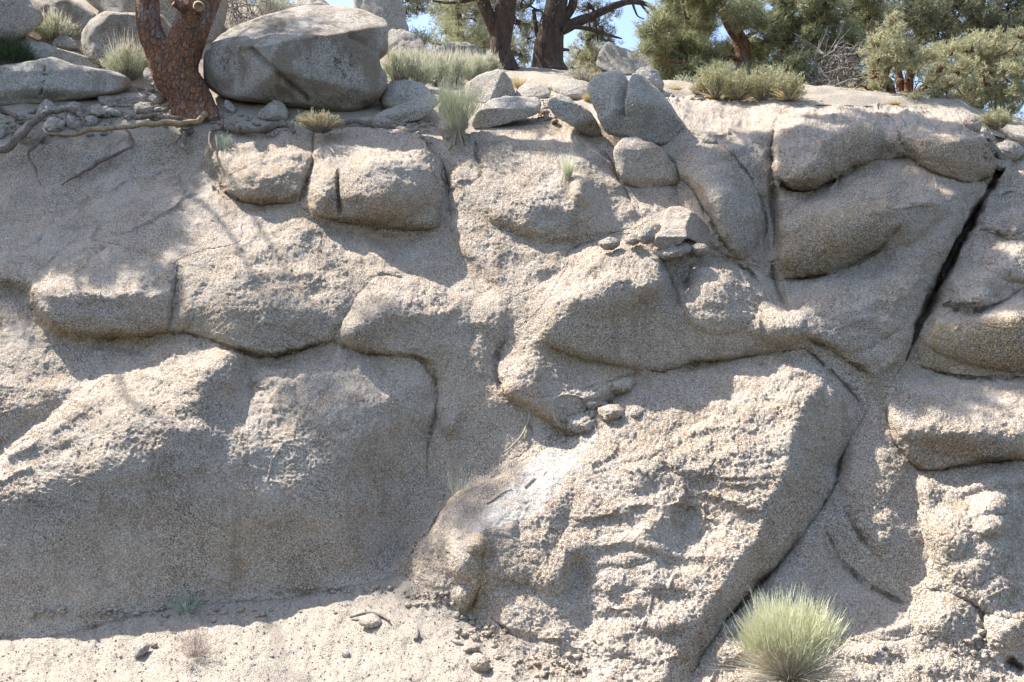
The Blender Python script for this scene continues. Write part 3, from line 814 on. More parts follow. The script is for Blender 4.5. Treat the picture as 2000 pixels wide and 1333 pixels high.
BLOCKS = [
 ('sand_bank', [(-260,150),(420,150),(410,290),(430,380),(480,400),(470,470),(400,490),(340,520),(190,470),(130,480),(70,530),(60,570),(0,552),(-260,548)], 'shaded sandy granite bank hung with tree roots at upper left'),
 ('granite_slab', [(-260,548),(0,552),(60,570),(95,640),(230,745),(330,648),(0,903),(-260,1078)], 'rough sunlit granite slope under the jutting snout ledge at the left edge'),
 ('granite_slab', [(-260,1078),(0,903),(330,648),(400,660),(470,688),(520,700),(580,688),(640,668),(760,694),(820,702),(850,742),(852,800),(838,860),(834,930),(870,960),(780,1120),(560,1165),(330,1188),(230,1212),(0,1243),(-260,1250)], 'huge bulging slab with broad shaded face rising from the sand'),
 ('granite_ledge', [(60,570),(70,530),(130,480),(190,470),(340,520),(343,590),(330,648),(250,660),(150,655),(95,640)], 'snout shaped ledge with ochre underside casting a pointed shadow'),
 ('granite_block', [(330,648),(343,590),(340,520),(400,490),(470,470),(480,400),(560,395),(640,428),(740,485),(800,535),(720,548),(690,600),(655,664),(580,688),(520,700),(470,688),(400,660)], 'broad rounded shoulder block resting on the huge bulging slab'),
 ('knobbly_rock', [(655,664),(690,600),(720,548),(800,535),(850,565),(890,600),(888,660),(858,742),(820,702),(760,694)], 'round granite knob wedged between shoulder block and shaded chute'),
 ('rounded_boulder', [(405,330),(420,300),(430,262),(614,255),(612,310),(600,350),(588,392),(500,400),(440,378)], 'sunny low boulder with small bulge below the tree root end'),
 ('rounded_boulder', [(614,255),(640,245),(780,245),(840,290),(868,350),(862,446),(780,451),(700,441),(640,429),(588,404),(600,350),(612,310)], 'large round boulder split by a short upright crack, ochre along its base'),
 ('granite_block', [(896,290),(905,255),(1080,225),(1150,250),(1205,340),(1255,440),(1150,462),(1110,520),(1000,585),(985,585),(905,490),(882,440)], 'tall upper middle block with grass tuft and straight shaded top'),
 ('granite_block', [(970,700),(1000,650),(1060,600),(1110,520),(1110,490),(1180,465),(1250,465),(1292,500),(1318,560),(1340,530),(1400,508),(1460,530),(1510,585),(1578,672),(1490,695),(1300,724),(1250,728),(1240,760),(1190,782),(1110,852),(1040,806),(985,772)], 'central overhanging block with smooth brown shaded front and two lobes'),
 ('granite_slab', [(780,1120),(880,990),(1000,910),(1080,870),(1110,852),(1190,782),(1240,760),(1250,728),(1400,707),(1572,682),(1640,742),(1692,806),(1645,890),(1624,962),(1536,1084),(1446,1182),(1384,1262),(1340,1345),(1300,1420),(1100,1348),(1000,1292),(930,1228),(880,1185),(830,1160)], 'great leaning slab with sunlit pitted front and straight shaded right side'),
 ('leaning_block', [(1303,312),(1340,276),(1400,280),(1455,330),(1492,400),(1497,500),(1440,505),(1402,455),(1360,382)], 'narrow block leaning left beside the upright hairline crack'),
 ('granite_block', [(1508,330),(1515,235),(1560,200),(1650,196),(1740,235),(1765,300),(1690,318),(1620,354),(1560,372),(1512,355)], 'topmost right block with domed left end under the conifers'),
 ('granite_block', [(1650,196),(1800,200),(1890,216),(1935,250),(1962,300),(1945,350),(1890,354),(1780,320),(1765,300),(1740,235)], 'long rounded top block ending at the head of the dark crack'),
 ('granite_block', [(1512,540),(1518,450),(1600,368),(1690,318),(1780,320),(1890,354),(1945,350),(1900,425),(1840,520),(1800,482),(1700,496),(1600,537),(1520,548)], 'second tier block with tan hollow face left of the dark crack'),
 ('granite_block', [(1460,515),(1520,548),(1600,537),(1700,496),(1800,482),(1840,520),(1796,632),(1770,705),(1740,750),(1700,735),(1640,696),(1570,656),(1510,585)], 'third tier plate with dappled top and right side falling into the crack'),
 ('granite_wedge', [(1570,656),(1640,696),(1700,735),(1740,750),(1692,806),(1640,742),(1578,680)], 'small wedge of rock between leaning slab and third tier plate'),
 ('layered_block', [(1945,350),(1965,260),(2260,270),(2260,530),(2020,553),(1960,590),(1900,607),(1838,595),(1815,600),(1862,490),(1900,425)], 'layered flaky block right of the dark crack with dark undercuts'),
 ('ochre_block', [(1815,600),(1838,595),(1900,607),(1960,590),(2020,553),(2260,530),(2260,742),(2000,738),(1880,738),(1788,714),(1770,705),(1796,632)], 'smooth ochre faced block with thin dark veins at the right edge'),
 ('granite_block', [(1728,780),(1770,705),(1788,714),(1880,738),(2000,738),(2260,742),(2260,902),(2000,900),(1900,908),(1810,920),(1765,890),(1742,850)], 'blunt lit block directly below the ochre faced block'),
 ('broken_rock', [(1765,890),(1810,920),(1900,908),(2000,900),(2260,902),(2260,1290),(2000,1215),(1935,1200),(1870,1166),(1806,1150),(1836,1080),(1806,1000)], 'broken sunlit rock with jagged ledges at lower right edge'),
 ('rock_lump', [(1780,1190),(1806,1150),(1870,1166),(1915,1190),(1922,1250),(1905,1272),(1850,1280),(1785,1252)], 'small domed lump of rock low at the right, right of the green bush'),
]
BID = np.zeros(PX.shape, int)
sx = PX + 0.5 * FS + 2.5 * noise(np.stack([PX / 15, PY / 15, PX * 0], -1), 8)
sy = PY + 0.5 * FS + 2.5 * noise(np.stack([PX / 15, PY / 15, PX * 0 + 4.5], -1), 9)
for i, b in enumerate(BLOCKS):
    BID[inside(smooth_poly(b[1], 5), sx, sy)] = i + 1
BID[inside(ground_poly, sx, sy)] = 99
BID[PY < crest_y(PX)] = -1
BID[-1, :] = -1; BID[:, -1] = -1
STAIN = cgrid(fstain, PX, PY); PALE = cgrid(fpale, PX, PY)
IDX = np.arange(PX.size).reshape(PX.shape)
QUADS = np.stack([IDX[:-1, :-1], IDX[1:, :-1], IDX[1:, 1:], IDX[:-1, 1:]], -1)

def piece(bid, name, mat, back=0.35):
    """one block cut out of the surface, with side walls that run back into the hill"""
    q = QUADS[BID[:-1, :-1] == bid]
    if len(q) == 0: return None
    used, inv = np.unique(q, return_inverse=True)
    q = inv.reshape(q.shape)
    V = P.reshape(-1, 3)[used]
    e = np.concatenate([q[:, [0, 1]], q[:, [1, 2]], q[:, [2, 3]], q[:, [3, 0]]])
    key = np.minimum(e[:, 0], e[:, 1]) * len(V) + np.maximum(e[:, 0], e[:, 1])
    u, first, cnt = np.unique(key, return_index=True, return_counts=True)
    be = e[first[cnt == 1]]
    bv = np.unique(be)
    m = np.full(len(V), -1); m[bv] = np.arange(len(bv)) + len(V)
    c = V.mean(0)
    dirn = V[bv] - CAM
    dirn /= np.linalg.norm(dirn, axis=1, keepdims=True)
    Vb = V[bv] + dirn * back + (c - V[bv]) * 0.06
    side = np.stack([be[:, 1], be[:, 0], m[be[:, 0]], m[be[:, 1]]], -1)
    V2 = np.vstack([V, Vb])
    at_ = {'stain': np.r_[STAIN.ravel()[used], np.zeros(len(bv))], 'pale': np.r_[PALE.ravel()[used], np.zeros(len(bv))]}
    return link(name, V2, [q, side], mat, attrs=at_)

for i, (nm, poly, lab) in enumerate(BLOCKS):
    o = piece(i + 1, nm, M['face'])
    if o: tag(o, lab, 'rock', 'granite blocks of the outcrop')
tag(piece(0, 'bedrock', M['face']), kind='structure')
tag(piece(99, 'sandy_ground', M['sand'], 0.1), kind='structure')

# ------------------------------------------------------------------ hillside above the crest, running back to its ridge and down behind
rid = np.array([(-700,-60,9.5),(-180,-45,9.5),(300,-30,9.5),(560,10,10.0),(760,75,10.5),(850,112,11.0),(1000,136,11.2),(1120,146,11.2),(1200,150,10.8),(1300,176,9.2),(1400,192,8.6),(1600,199,8.4),(1800,206,8.4),(1900,232,8.2),(2000,256,8.0),(2180,270,8.0),(2700,290,8.0)], float)
hx = np.arange(-180, 2181, 12.0)
HY0 = crest_y(hx) + 5
HD0 = np.array([face_d(x, y) for x, y in zip(hx, HY0)])
HD0 = np.convolve(np.pad(HD0, 2, mode='edge'), np.ones(5) / 5, 'valid')
RY = np.minimum(np.interp(hx, rid[:, 0], rid[:, 1]), HY0 - 6)
RD = np.maximum(np.interp(hx, rid[:, 0], rid[:, 2]), HD0 + 0.8)
A0, A1 = at(hx, HY0, HD0 + 0.04), at(hx, RY, RD)
rows = []
for t in np.linspace(0, 1, 40):
    rows.append(A0 * (1 - t) + A1 * t + np.array([0, 0, 1.0]) * (0.10 * math.sin(math.pi * t)))
outw = (A1 - CAM) * np.array([1, 1, 0]); outw /= np.linalg.norm(outw, axis=1, keepdims=True)
for s_ in (0.4, 1, 2, 4, 8, 16, 40, 120, 400):
    rows.append(A1 + outw * s_ - np.array([0, 0, 1.0]) * (0.02 + 0.05 * s_ ** 0.9))
HP = np.array(rows)
rr = np.clip(np.arange(len(rows)) / 5.0, 0, 1)[:, None]
HP[..., 2] += rr * (0.05 * noise(HP * 1.5, 11) + 0.025 * noise(HP * 6, 12) + 0.012 * noise(HP * 18, 13))
hi = np.arange(HP.shape[0] * HP.shape[1]).reshape(HP.shape[:2])
hq = np.stack([hi[:-1, :-1], hi[:-1, 1:], hi[1:, 1:], hi[1:, :-1]], -1).reshape(-1, 4)
tag(link('hillside', HP.reshape(-1, 3), hq, M['sand']), kind='structure')

def hill_at(px, py):
    """depth of the hillside seen at a picture point (the rock face below the crest)"""
    if py >= crest_y(px) + 5: return float(face_d(px, py))
    i = int(np.clip(round((px + 180) / 12.0), 0, len(hx) - 1))
    col = HP[:40, i] - CAM
    dep = col[:, 1] * CP + col[:, 2] * SP
    up = -col[:, 1] * SP + col[:, 2] * CP
    yy = 666.5 - F * up / dep
    return float(np.interp(-py, -yy, dep)) if py > yy.min() else float(dep[-1])
# ------------------------------------------------------------------ loose boulders and stones
def unit_(a): return a / (np.linalg.norm(a, axis=-1, keepdims=True) + 1e-9)

def rock(poly, label, name='boulder', d=None, nose=None, Df=None, tilt=0.12, p=1.5, mat='boulder', rough=0.8, nth=72, ns=18, group='boulders on top of the outcrop', corner=2, cat='boulder', sink=0.03, cracks=(), facet=0.80, planes=None):
    B = smooth_poly(poly, 1 if planes else corner)
    if planes:
        B = smooth_line(np.vstack([B, B[:1]]), 1)
        B = np.vstack([B[:-1] * 0.86 + np.roll(B[:-1], -1, 0) * 0.14, B[:-1] * 0.86 + np.roll(B[:-1], 1, 0) * 0.14]).reshape(2, -1, 2).transpose(1, 0, 2)[:, ::-1].reshape(-1, 2)
        t_ = np.linspace(0, 1, 8, endpoint=False)[None, :, None]
        B = (B[:, None] * (1 - t_) + np.roll(B, -1, 0)[:, None] * t_).reshape(-1, 2)
    c = np.array(nose, float) if nose is not None else B.mean(0)
    g = lambda: hill_at(*B[np.argmax(B[:, 1])])
    d = g() if d is None else d
    m = d / F
    ybot = B[:, 1].max()
    d0 = d + tilt * (ybot - c[1]) * m + sink
    size = max(np.ptp(B[:, 0]), np.ptp(B[:, 1])) * m
    Df = 0.30 * size if Df is None else Df
    ang = np.arctan2(B[:, 1] - c[1], B[:, 0] - c[0]); rad = np.hypot(B[:, 0] - c[0], B[:, 1] - c[1])
    o = np.argsort(ang); ang, rad = ang[o], rad[o]
    th = np.linspace(-np.pi, np.pi, nth, endpoint=False)
    R = np.interp(th, np.r_[ang - 2 * np.pi, ang, ang + 2 * np.pi], np.r_[rad, rad, rad])
    if planes:
        pl = np.array(planes, float)
        def front(x, y):
            v = pl[:, 2] * (x[..., None] - pl[:, 0]) * m + pl[:, 3] * (pl[:, 1] - y[..., None]) * m
            kk = 160.0 / max(size, 0.2)
            return np.log(np.exp(kk * v).sum(-1)) / kk
        fmin = float(front(np.array(c[0]), np.array(c[1])))
        xb, yb = B[np.argmax(B[:, 1])]
        d0 = d + sink - float(front(np.array(xb), np.array(yb)))
        rim = front(c[0] + np.cos(th) * R, c[1] + np.sin(th) * R)
    V = []
    for half, n in ((0, ns), (1, max(4, ns // 2))):
        for i in range(n + 1):
            s = i / n if half == 0 else 1 - i / n
            if half and i == 0: continue
            s = 1 - (1 - s) ** 1.15 if half == 0 else s
            s_ = max(s, 0.012)
            x = c[0] + np.cos(th) * R * s_; y = c[1] + np.sin(th) * R * s_
            lowr = np.clip(0.5 + 0.9 * np.sin(th), 0, 1)          # 0 on top, 1 below the nose
            pv = p * 0.85 * (1 - lowr) + (p + 1.0) * lowr
            prof = np.maximum(0.0, 1 - s ** pv) ** (0.95 - 0.25 * lowr)
            dd = d0 + tilt * (c[1] - y) * m + (-Df * prof if half == 0 else 0.8 * Df * math.sqrt(max(0.0, 1 - s * s)))
            if planes:
                if half == 0:
                    dd = d0 + front(x, y) + 0.07 * size * (1 - math.sqrt(max(0.0, 1 - max(0.0, (s - 0.88) / 0.12) ** 2)))
                else:
                    dd = d0 + rim * s + rim.max() * (1 - s) + 0.07 * size + 0.35 * size * math.sqrt(max(0.0, 1 - s * s))
            V.append(at(x, y, dd))
    V = np.array(V)
    k, n = V.shape[:2]
    i = np.arange(k * n).reshape(k, n)
    q = np.stack([i[:-1], np.roll(i[:-1], -1, 1), np.roll(i[1:], -1, 1), i[1:]], -1).reshape(-1, 4)
    W = V.reshape(-1, 3)
    cen = W.mean(0)
    u = W - cen; u /= np.linalg.norm(u, axis=1, keepdims=True) + 1e-9
    f = 1.0 / max(size, 0.05)
    kf = 0.75 if planes else 1.0
    h = kf * size * rough * (0.045 * noise(W * 2.2 * f + cen, 31) + 0.045 * (np.abs(noise(W * 4.2 * f + cen, 32)) - 0.3) + 0.018 * noise(W * 9 * f + cen, 33))
    fr = np.random.default_rng(int(abs(poly[0][0] * 7 + poly[0][1] * 13)) + 5)
    fn = unit_(fr.normal(size=(16, 3)) + np.array([0, -0.5, 0.15]))
    rel_ = W - cen
    ext = np.max(rel_ @ fn.T, 0) * (facet + (1 - facet) * fr.random(16))
    over = np.maximum(0, (rel_ @ fn.T) - ext)
    if planes: over = over * 0
    W = W - (over[..., None] * fn[None] * 0.75).sum(1) / np.maximum(1, (over > 0).sum(1))[:, None]
    h += rough * (0.006 * noise(W * 20, 34) + 0.006 * (np.abs(noise(W * 42, 35)) - 0.3))
    for pts, wd, dep in cracks:
        L = smooth_line(pts)
        rel = W - CAM
        z = rel[:, 1] * CP + rel[:, 2] * SP
        X = 1000 + F * rel[:, 0] / z; Y = 666.5 - F * (-rel[:, 1] * SP + rel[:, 2] * CP) / z
        dd, pos = line_dist(L, X, Y)
        h = h - dep * np.exp(-(dd / wd) ** 2)
    W = W + u * h[:, None]
    o = link(name, W, q, M[mat])
    tag(o, label, cat, group)
    return o

# skyline and second row, left
rock([(-260,-120),(-100,-90),(20,-40),(60,0),(75,60),(40,90),(-100,120),(-260,110)], 'dim grey boulder at the far upper left corner behind the dry grass', nose=(-60,20), p=2.2)
rock([(25,0),(60,-25),(110,-15),(150,2),(188,26),(200,50),(170,80),(100,90),(40,70)], 'boulder with red lichen flecks behind the tall pale sagebrush', nose=(100,45), mat='lichen', p=2.4, planes=[(100, 10, -0.1, 1.6), (110, 30, 0.2, 0.4), (60, 50, -0.7, 0.4)])
rock([(150,-20),(180,-120),(300,-150),(420,-60),(445,0),(442,45),(425,90),(330,80),(250,50),(190,30)], 'huge shaded boulder filling the gap behind the forked trunk', nose=(320,0), p=2.6, nth=96, planes=[(320, -40, 0, 1.0), (320, 20, 0.1, 0.1), (230, 20, -0.6, 0.3), (425, 30, 1.0, 0.1)])
rock([(158,100),(160,62),(178,38),(208,21),(240,24),(270,27),(320,28),(345,60),(350,120),(320,140),(240,135),(175,122)], 'rounded boulder with lit rim between sagebrush and the forked trunk', nose=(230,62), p=2.8, nth=96, mat='lichen', Df=0.25, planes=[(240, 34, 0, 2.0), (240, 60, 0.1, 0.2), (180, 70, -1.2, 0.3), (205, 40, -0.8, 1.2)])
rock([(18,82),(40,70),(70,80),(130,98),(190,116),(202,128),(200,142),(130,140),(60,135),(10,120)], 'long sloping rock behind the flat foreground boulder at left', nose=(95,112), p=2.0, tilt=0.6, planes=[(100, 95, 0.1, 1.6), (110, 118, 0.1, 0.2)])
rock([(97,90),(108,72),(125,70),(150,80),(160,90),(156,100),(128,99),(104,94)], 'small pale stone on top of the long sloping rock', name='stone', nose=(125,90), cat='stone')
rock([(-60,140),(0,128),(50,123),(95,118),(115,118),(160,128),(210,138),(250,152),(254,170),(230,184),(190,192),(120,203),(60,208),(0,211),(-60,212)], 'broad flat granite boulder with a thin upright crack at the left edge', nose=(110,148), p=1.8, nth=120, ns=26, tilt=0.1, Df=0.42, cracks=[([(88,122),(84,160),(80,185)], 2.0, 0.025)], planes=[(150, 138, 0, 1.8), (150, 150, 0.05, 0.3), (120, 188, 0, -0.7), (228, 160, 0.9, 0.2), (0, 170, -0.25, 0.3)])
rock([(189,190),(195,182),(240,179),(280,182),(296,192),(290,208),(270,212),(220,210),(192,202)], 'flat pale slab balanced on smaller stones left of the forked trunk', name='stone_slab', nose=(245,190), p=2.2, cat='stone', tilt=0.5, planes=[(240, 190, 0, 1.8), (240, 195, 0, 0), (280, 195, 0.8, 0.2)])
rock([(165,212),(185,205),(215,210),(238,218),(240,228),(200,229),(168,226)], 'angular grey stone wedged under the balanced pale slab', name='stone', cat='stone', mat='boulder')
rock([(68,228),(85,194),(95,196),(114,212),(112,236),(80,240)], 'pointed grey stone standing behind the arching dark root', name='stone', cat='stone')
rock([(108,215),(150,200),(160,212),(158,228),(115,235)], 'flat stone in shade between the pointed stone and the pale slab', name='stone', cat='stone')
rock([(85,250),(100,228),(126,236),(128,252),(100,262)], 'rounded stone under the arch of the dark root', name='stone', cat='stone')
rock([(122,228),(140,226),(160,244),(162,254),(140,254)], 'bluish grey stone chip beside the pale bare root', name='stone', cat='stone')
rock([(-20,245),(0,238),(12,250),(10,268),(-10,275),(-30,262)], 'small round stone at the left edge above the dark root', name='stone', cat='stone')
rock([(28,262),(55,235),(65,240),(88,258),(90,276),(60,290),(40,284)], 'tan angular stone caught below the dark root at left', name='stone', cat='stone', mat='stone')
rock([(160,232),(185,226),(192,238),(180,250),(162,248)], 'brownish stone tucked behind the pale bare root', name='stone', cat='stone', mat='stone')
rock([(280,150),(284,132),(296,140),(325,180),(330,200),(300,170)], 'grey rock sliver showing left of the trunk base', name='stone', cat='stone')
rock([(290,190),(310,182),(322,192),(318,204),(296,206)], 'reddish rubble stone against the left of the trunk base', name='stone', cat='stone', mat='stone')
rock([(262,206),(282,200),(300,208),(296,222),(268,222)], 'small grey rubble stone beside the trunk base', name='stone', cat='stone')
# the great boulder
rock([(400,165),(398,120),(404,92),(452,52),(560,16),(612,8),(690,14),(745,34),(760,52),(757,100),(748,128),(757,165),(738,200),(700,222),(672,224),(600,212),(500,200),(428,190)],
     'giant granite boulder with white top and black lichen on its shaded face', nose=(600,115), Df=0.60, tilt=0.10, p=1.5, nth=240, ns=80, mat='lichen', rough=0.36, facet=0.93, corner=2,
     cracks=[([(488,95),(515,122),(560,160),(600,195)], 5, 0.05), ([(405,94),(440,82),(490,72),(520,62),(560,46)], 4, 0.03), ([(690,70),(740,100),(752,130)], 6, 0.05)], planes=[(545,145,.32,.15),(545,145,-.5,-.25),(620,82,-.15,3.2),(470,98,-.5,3.0),(680,130,.05,-.95),(742,110,1.8,.2)])
rock([(440,212),(438,195),(452,200),(462,214),(458,226)], 'small shaded stone upright between trunk and giant boulder', name='stone', cat='stone')
rock([(500,228),(515,212),(530,197),(552,200),(560,212),(562,235),(530,238)], 'triangular grey stone leaning under the giant boulder', name='stone', cat='stone')
rock([(515,258),(525,252),(540,254),(545,263),(535,270),(518,268)], 'pale knobby stone on the lip beneath the fallen root', name='stone', cat='stone')
rock([(560,14),(580,0),(605,-10),(640,5),(650,25),(600,30)], 'pale rock peeking over the giant boulder')
rock([(690,40),(688,0),(700,-60),(740,-80),(775,-20),(792,20),(803,68),(800,95),(740,100)], 'tall shaded rock pinnacle behind the giant boulder', nose=(745,30), p=2.4, planes=[(740, 10, -0.1, 0.4), (770, 20, 0.7, 0.3)])
rock([(750,70),(770,55),(800,62),(830,85),(840,110),(800,120),(755,120)], 'dark low rock behind the tall sagebrush stand')
rock([(738,205),(752,170),(775,156),(800,154),(828,165),(842,185),(840,205),(800,214),(760,218)], 'rounded speckled boulder in shade right of the giant boulder', nose=(795,190), p=2.6, Df=0.15, tilt=0.2)
rock([(722,232),(752,214),(790,200),(815,190),(845,184),(860,188),(858,200),(838,222),(812,236),(785,243),(750,238)], 'long tongue shaped rock with half its top in sunlight', nose=(800,224), p=1.3, Df=0.22, tilt=0.7, planes=[(800, 216, -0.3, 1.3), (800, 226, 0, -0.25)])
rock([(698,232),(730,229),(762,233),(777,238),(770,242),(720,241)], 'thin pale flake of rock below the tongue shaped rock', name='stone', cat='stone', tilt=0.8)
rock([(862,270),(861,200),(872,184),(895,198),(915,230),(910,258),(890,275),(872,280)], 'upright pale rock behind the wiry green bush', nose=(885,235), p=2.6)
rock([(905,165),(935,147),(972,134),(985,140),(1000,162),(1010,190),(985,200),(930,205),(905,195)], 'pyramid shaped grey boulder right of the wiry green bush', nose=(975,168), p=1.3, Df=0.3, planes=[(945, 165, -0.6, 0.9), (990, 165, 0.8, 0.3)])
rock([(920,240),(925,222),(950,200),(975,190),(1010,188),(1052,190),(1058,205),(1054,220),(1030,232),(980,245),(940,256),(922,250)], 'smooth flat-topped boulder on the lip with a bar of shadow across it', nose=(975,228), p=1.6, Df=0.32, tilt=0.75, nth=100, ns=26, planes=[(990, 212, -0.05, 1.8), (990, 226, 0, -0.1), (1048, 210, 1.2, 0.4)])
rock([(1068,205),(1076,190),(1094,183),(1115,192),(1150,215),(1170,245),(1178,268),(1160,272),(1120,250),(1085,228)], 'wedge shaped boulder leaning left of the split boulder', nose=(1118,226), p=1.5, Df=0.25, tilt=0.5, planes=[(1110, 202, 0.1, 1.3), (1120, 222, -0.1, 0.15), (1130, 243, 0.1, -0.9)])
rock([(1060,228),(1068,222),(1074,232),(1066,238)], 'small tan stone on the lip beside the wedge shaped boulder', name='stone', cat='stone', mat='stone', nth=32, ns=8)
rock([(1145,175),(1152,158),(1170,146),(1205,136),(1226,140),(1252,143),(1275,165),(1300,195),(1330,235),(1350,262),(1345,284),(1300,286),(1250,276),(1190,268),(1172,250),(1160,215)],
     'big split boulder with two lobes standing over the middle of the outcrop', nose=(1235,205), Df=0.38, tilt=0.2, p=1.6, nth=160, ns=44, rough=0.7, facet=0.92, mat='boulder', cracks=[([(1226,138),(1218,165),(1212,195),(1212,230)], 7, 0.06)], planes=[(1190, 200, -0.35, 0.35), (1270, 190, 0.35, 0.5), (1215, 152, 0, 1.8), (1250, 232, 0.1, -0.35), (1322, 240, 1.2, 0.7)])
rock([(1196,300),(1206,274),(1235,266),(1268,278),(1300,300),(1322,325),(1334,355),(1310,366),(1262,376),(1222,360),(1204,335)], 'dark round boulder tucked under the split boulder', nose=(1260,325), Df=0.2, tilt=0.3, p=1.9, mat='face', nth=110, ns=32, rough=0.9, planes=[(1260, 292, 0, 1.1), (1260, 320, 0, 0.1), (1215, 330, -0.7, 0.2), (1312, 335, 0.7, 0.2), (1262, 352, 0, -0.7)])
rock([(1295,420),(1305,402),(1330,402),(1360,418),(1385,445),(1402,470),(1390,490),(1350,470),(1300,450)], 'small leaning rock above the stacked flat stones', nose=(1335,430), Df=0.12, tilt=0.5, mat='face', rough=0.8, planes=[(1325, 425, -0.5, 0.7), (1365, 435, 0.7, 0.3)], sink=0.0)
rock([(1276,472),(1285,456),(1310,447),(1340,448),(1346,462),(1330,477),(1300,488),(1282,484)], 'flat pale stone on top of the little stack on the central block', name='stone', nose=(1312,470), Df=0.08, tilt=0.8, cat='stone', mat='stone', group='stones stacked on the central block', planes=[(1312, 462, 0, 1.5), (1312, 470, 0, -0.2)], sink=-0.10)
rock([(1278,494),(1300,486),(1345,476),(1350,490),(1320,505),(1290,506)], 'thin under stone of the little stack on the central block', name='stone', nose=(1315,494), Df=0.06, tilt=0.6, cat='stone', mat='stone', group='stones stacked on the central block', sink=-0.10)
rock([(1245,470),(1255,448),(1272,442),(1280,460),(1268,478)], 'small brown stone left of the little stack', name='stone', cat='stone', mat='stone', group='stones stacked on the central block', sink=-0.10)
rock([(1078,178),(1085,160),(1110,155),(1150,158),(1160,180),(1140,195),(1100,192)], 'low pale rock among yellow grass tufts', nose=(1115,175), tilt=1.2)
rock([(1005,185),(1020,166),(1050,163),(1075,172),(1075,190),(1030,198)], 'flat pale rock between yellow grass tufts and pyramid boulder', tilt=1.5)
rock([(848,110),(856,92),(880,84),(905,81),(930,88),(945,103),(940,115),(900,122)], 'sunlit pale boulder on the skyline behind the sagebrush stand', nose=(898,100), p=1.6, planes=[(900, 92, 0, 1.3), (900, 104, 0.1, 0.1)])
rock([(1162,128),(1172,98),(1188,80),(1205,88),(1250,105),(1300,118),(1306,128),(1280,145),(1200,148)], 'grey ridge shaped rock on the skyline right of the dark trunks', nose=(1200,120), p=1.6, planes=[(1190, 110, -0.3, 0.6), (1240, 110, 0.4, 1.0)])
rock([(1240,140),(1262,128),(1280,135),(1298,170),(1290,182),(1262,180)], 'brown rounded rock just behind the split boulder')
rock([(1880,238),(1890,230),(1905,230),(1918,240),(1915,256),(1895,258)], 'small round stone at the right end of the long top block', name='stone', cat='stone', mat='face')
rock([(1940,285),(1960,276),(1990,280),(2000,300),(1975,318),(1950,312)], 'grey rubble stone beside the bleached stick', name='stone', cat='stone')
rock([(1935,318),(1950,308),(1978,312),(1975,328),(1945,332)], 'flat rubble chip at the head of the dark crack', name='stone', cat='stone')
for poly, lab in (
    ([(1252,452),(1262,436),(1280,434),(1292,446),(1280,458),(1260,460)], 'angular fragment behind the little stack on the central block'),
    ([(1345,486),(1360,474),(1382,478),(1388,492),(1366,500)], 'loose fragment at the right foot of the small leaning rock'),
    ([(1165,478),(1182,464),(1205,466),(1212,480),(1190,490)], 'loose slab lying on the left shoulder of the central block'),
    ([(1218,470),(1232,456),(1248,460),(1250,474),(1230,480)], 'blocky fragment between loose slab and little stack'),
): rock(poly, lab, name='stone', cat='stone', mat='face', group='stones stacked on the central block', sink=-0.07, nth=40, ns=10)
# stones on the slabs and on the sand
G2 = 'stones lying on the sand'
def onface(px, py): return float(face_d(px, py))
for poly, lab, mt in (
    ([(260,1278),(266,1262),(280,1255),(292,1258),(290,1270),(276,1282),(264,1285)], 'dark squarish stone on the sand at lower left', 'stone'),
    ([(290,1262),(300,1252),(308,1256),(304,1266)], 'tiny stone right beside the dark squarish stone', 'stone'),
    ([(668,1274),(676,1270),(684,1276),(680,1284),(668,1281)], 'lone blue grey pebble on the open sand', 'boulder'),
    ([(700,1212),(715,1200),(740,1205),(748,1218),(735,1228),(708,1224)], 'crumbly pale clod under the curved stick', 'face'),
    ([(902,1270),(908,1262),(930,1260),(938,1264),(934,1272),(908,1274)], 'flat rusty brown stone beside the cream wood chip', 'stone'),
    ([(916,1300),(922,1278),(940,1276),(952,1285),(960,1302),(945,1312),(925,1308)], 'rough grey stone lowest on the sand near the great leaning slab', 'face'),
    ([(922,1240),(930,1235),(938,1248),(932,1256),(924,1252)], 'small upright dark stone by the foot of the leaning slab', 'stone'),
    ([(958,1258),(966,1250),(972,1260),(968,1268),(960,1266)], 'little tan stone nearest the slab foot', 'stone'),
    ([(862,1172),(872,1162),(884,1168),(886,1180),(870,1184)], 'rounded lump at the foot of the hollow pillar', 'face'),
    ([(884,1198),(894,1190),(900,1200),(895,1210),(886,1208)], 'rounded pebble just below the hollow pillar', 'face'),
    ([(524,1282),(530,1277),(536,1281),(532,1286)], 'tiny pale stone alone in the middle of the sand', 'face'),
    ([(408,1212),(416,1206),(424,1210),(418,1217)], 'small stone near the dry reddish herb', 'stone'),
):
    B = np.array(poly, float)
    rock(poly, lab, name='stone', d=onface(B[:, 0].mean(), B[:, 1].max()), Df=0.35 * np.ptp(B[:, 0]) * 4.6 / F, tilt=0.5, nth=40, ns=10, mat=mt, cat='stone', group=G2, rough=0.9, sink=0.005)
rock([(1226,806),(1232,796),(1248,794),(1264,800),(1260,808),(1244,818),(1236,820)], 'white chip of stone resting at the top of the leaning slab', name='stone_chip', d=onface(1245, 812) - 0.02, Df=0.03, tilt=0.7, nth=40, ns=10, mat='boulder', cat='stone', group='stone chips on the leaning slab', sink=0.0)
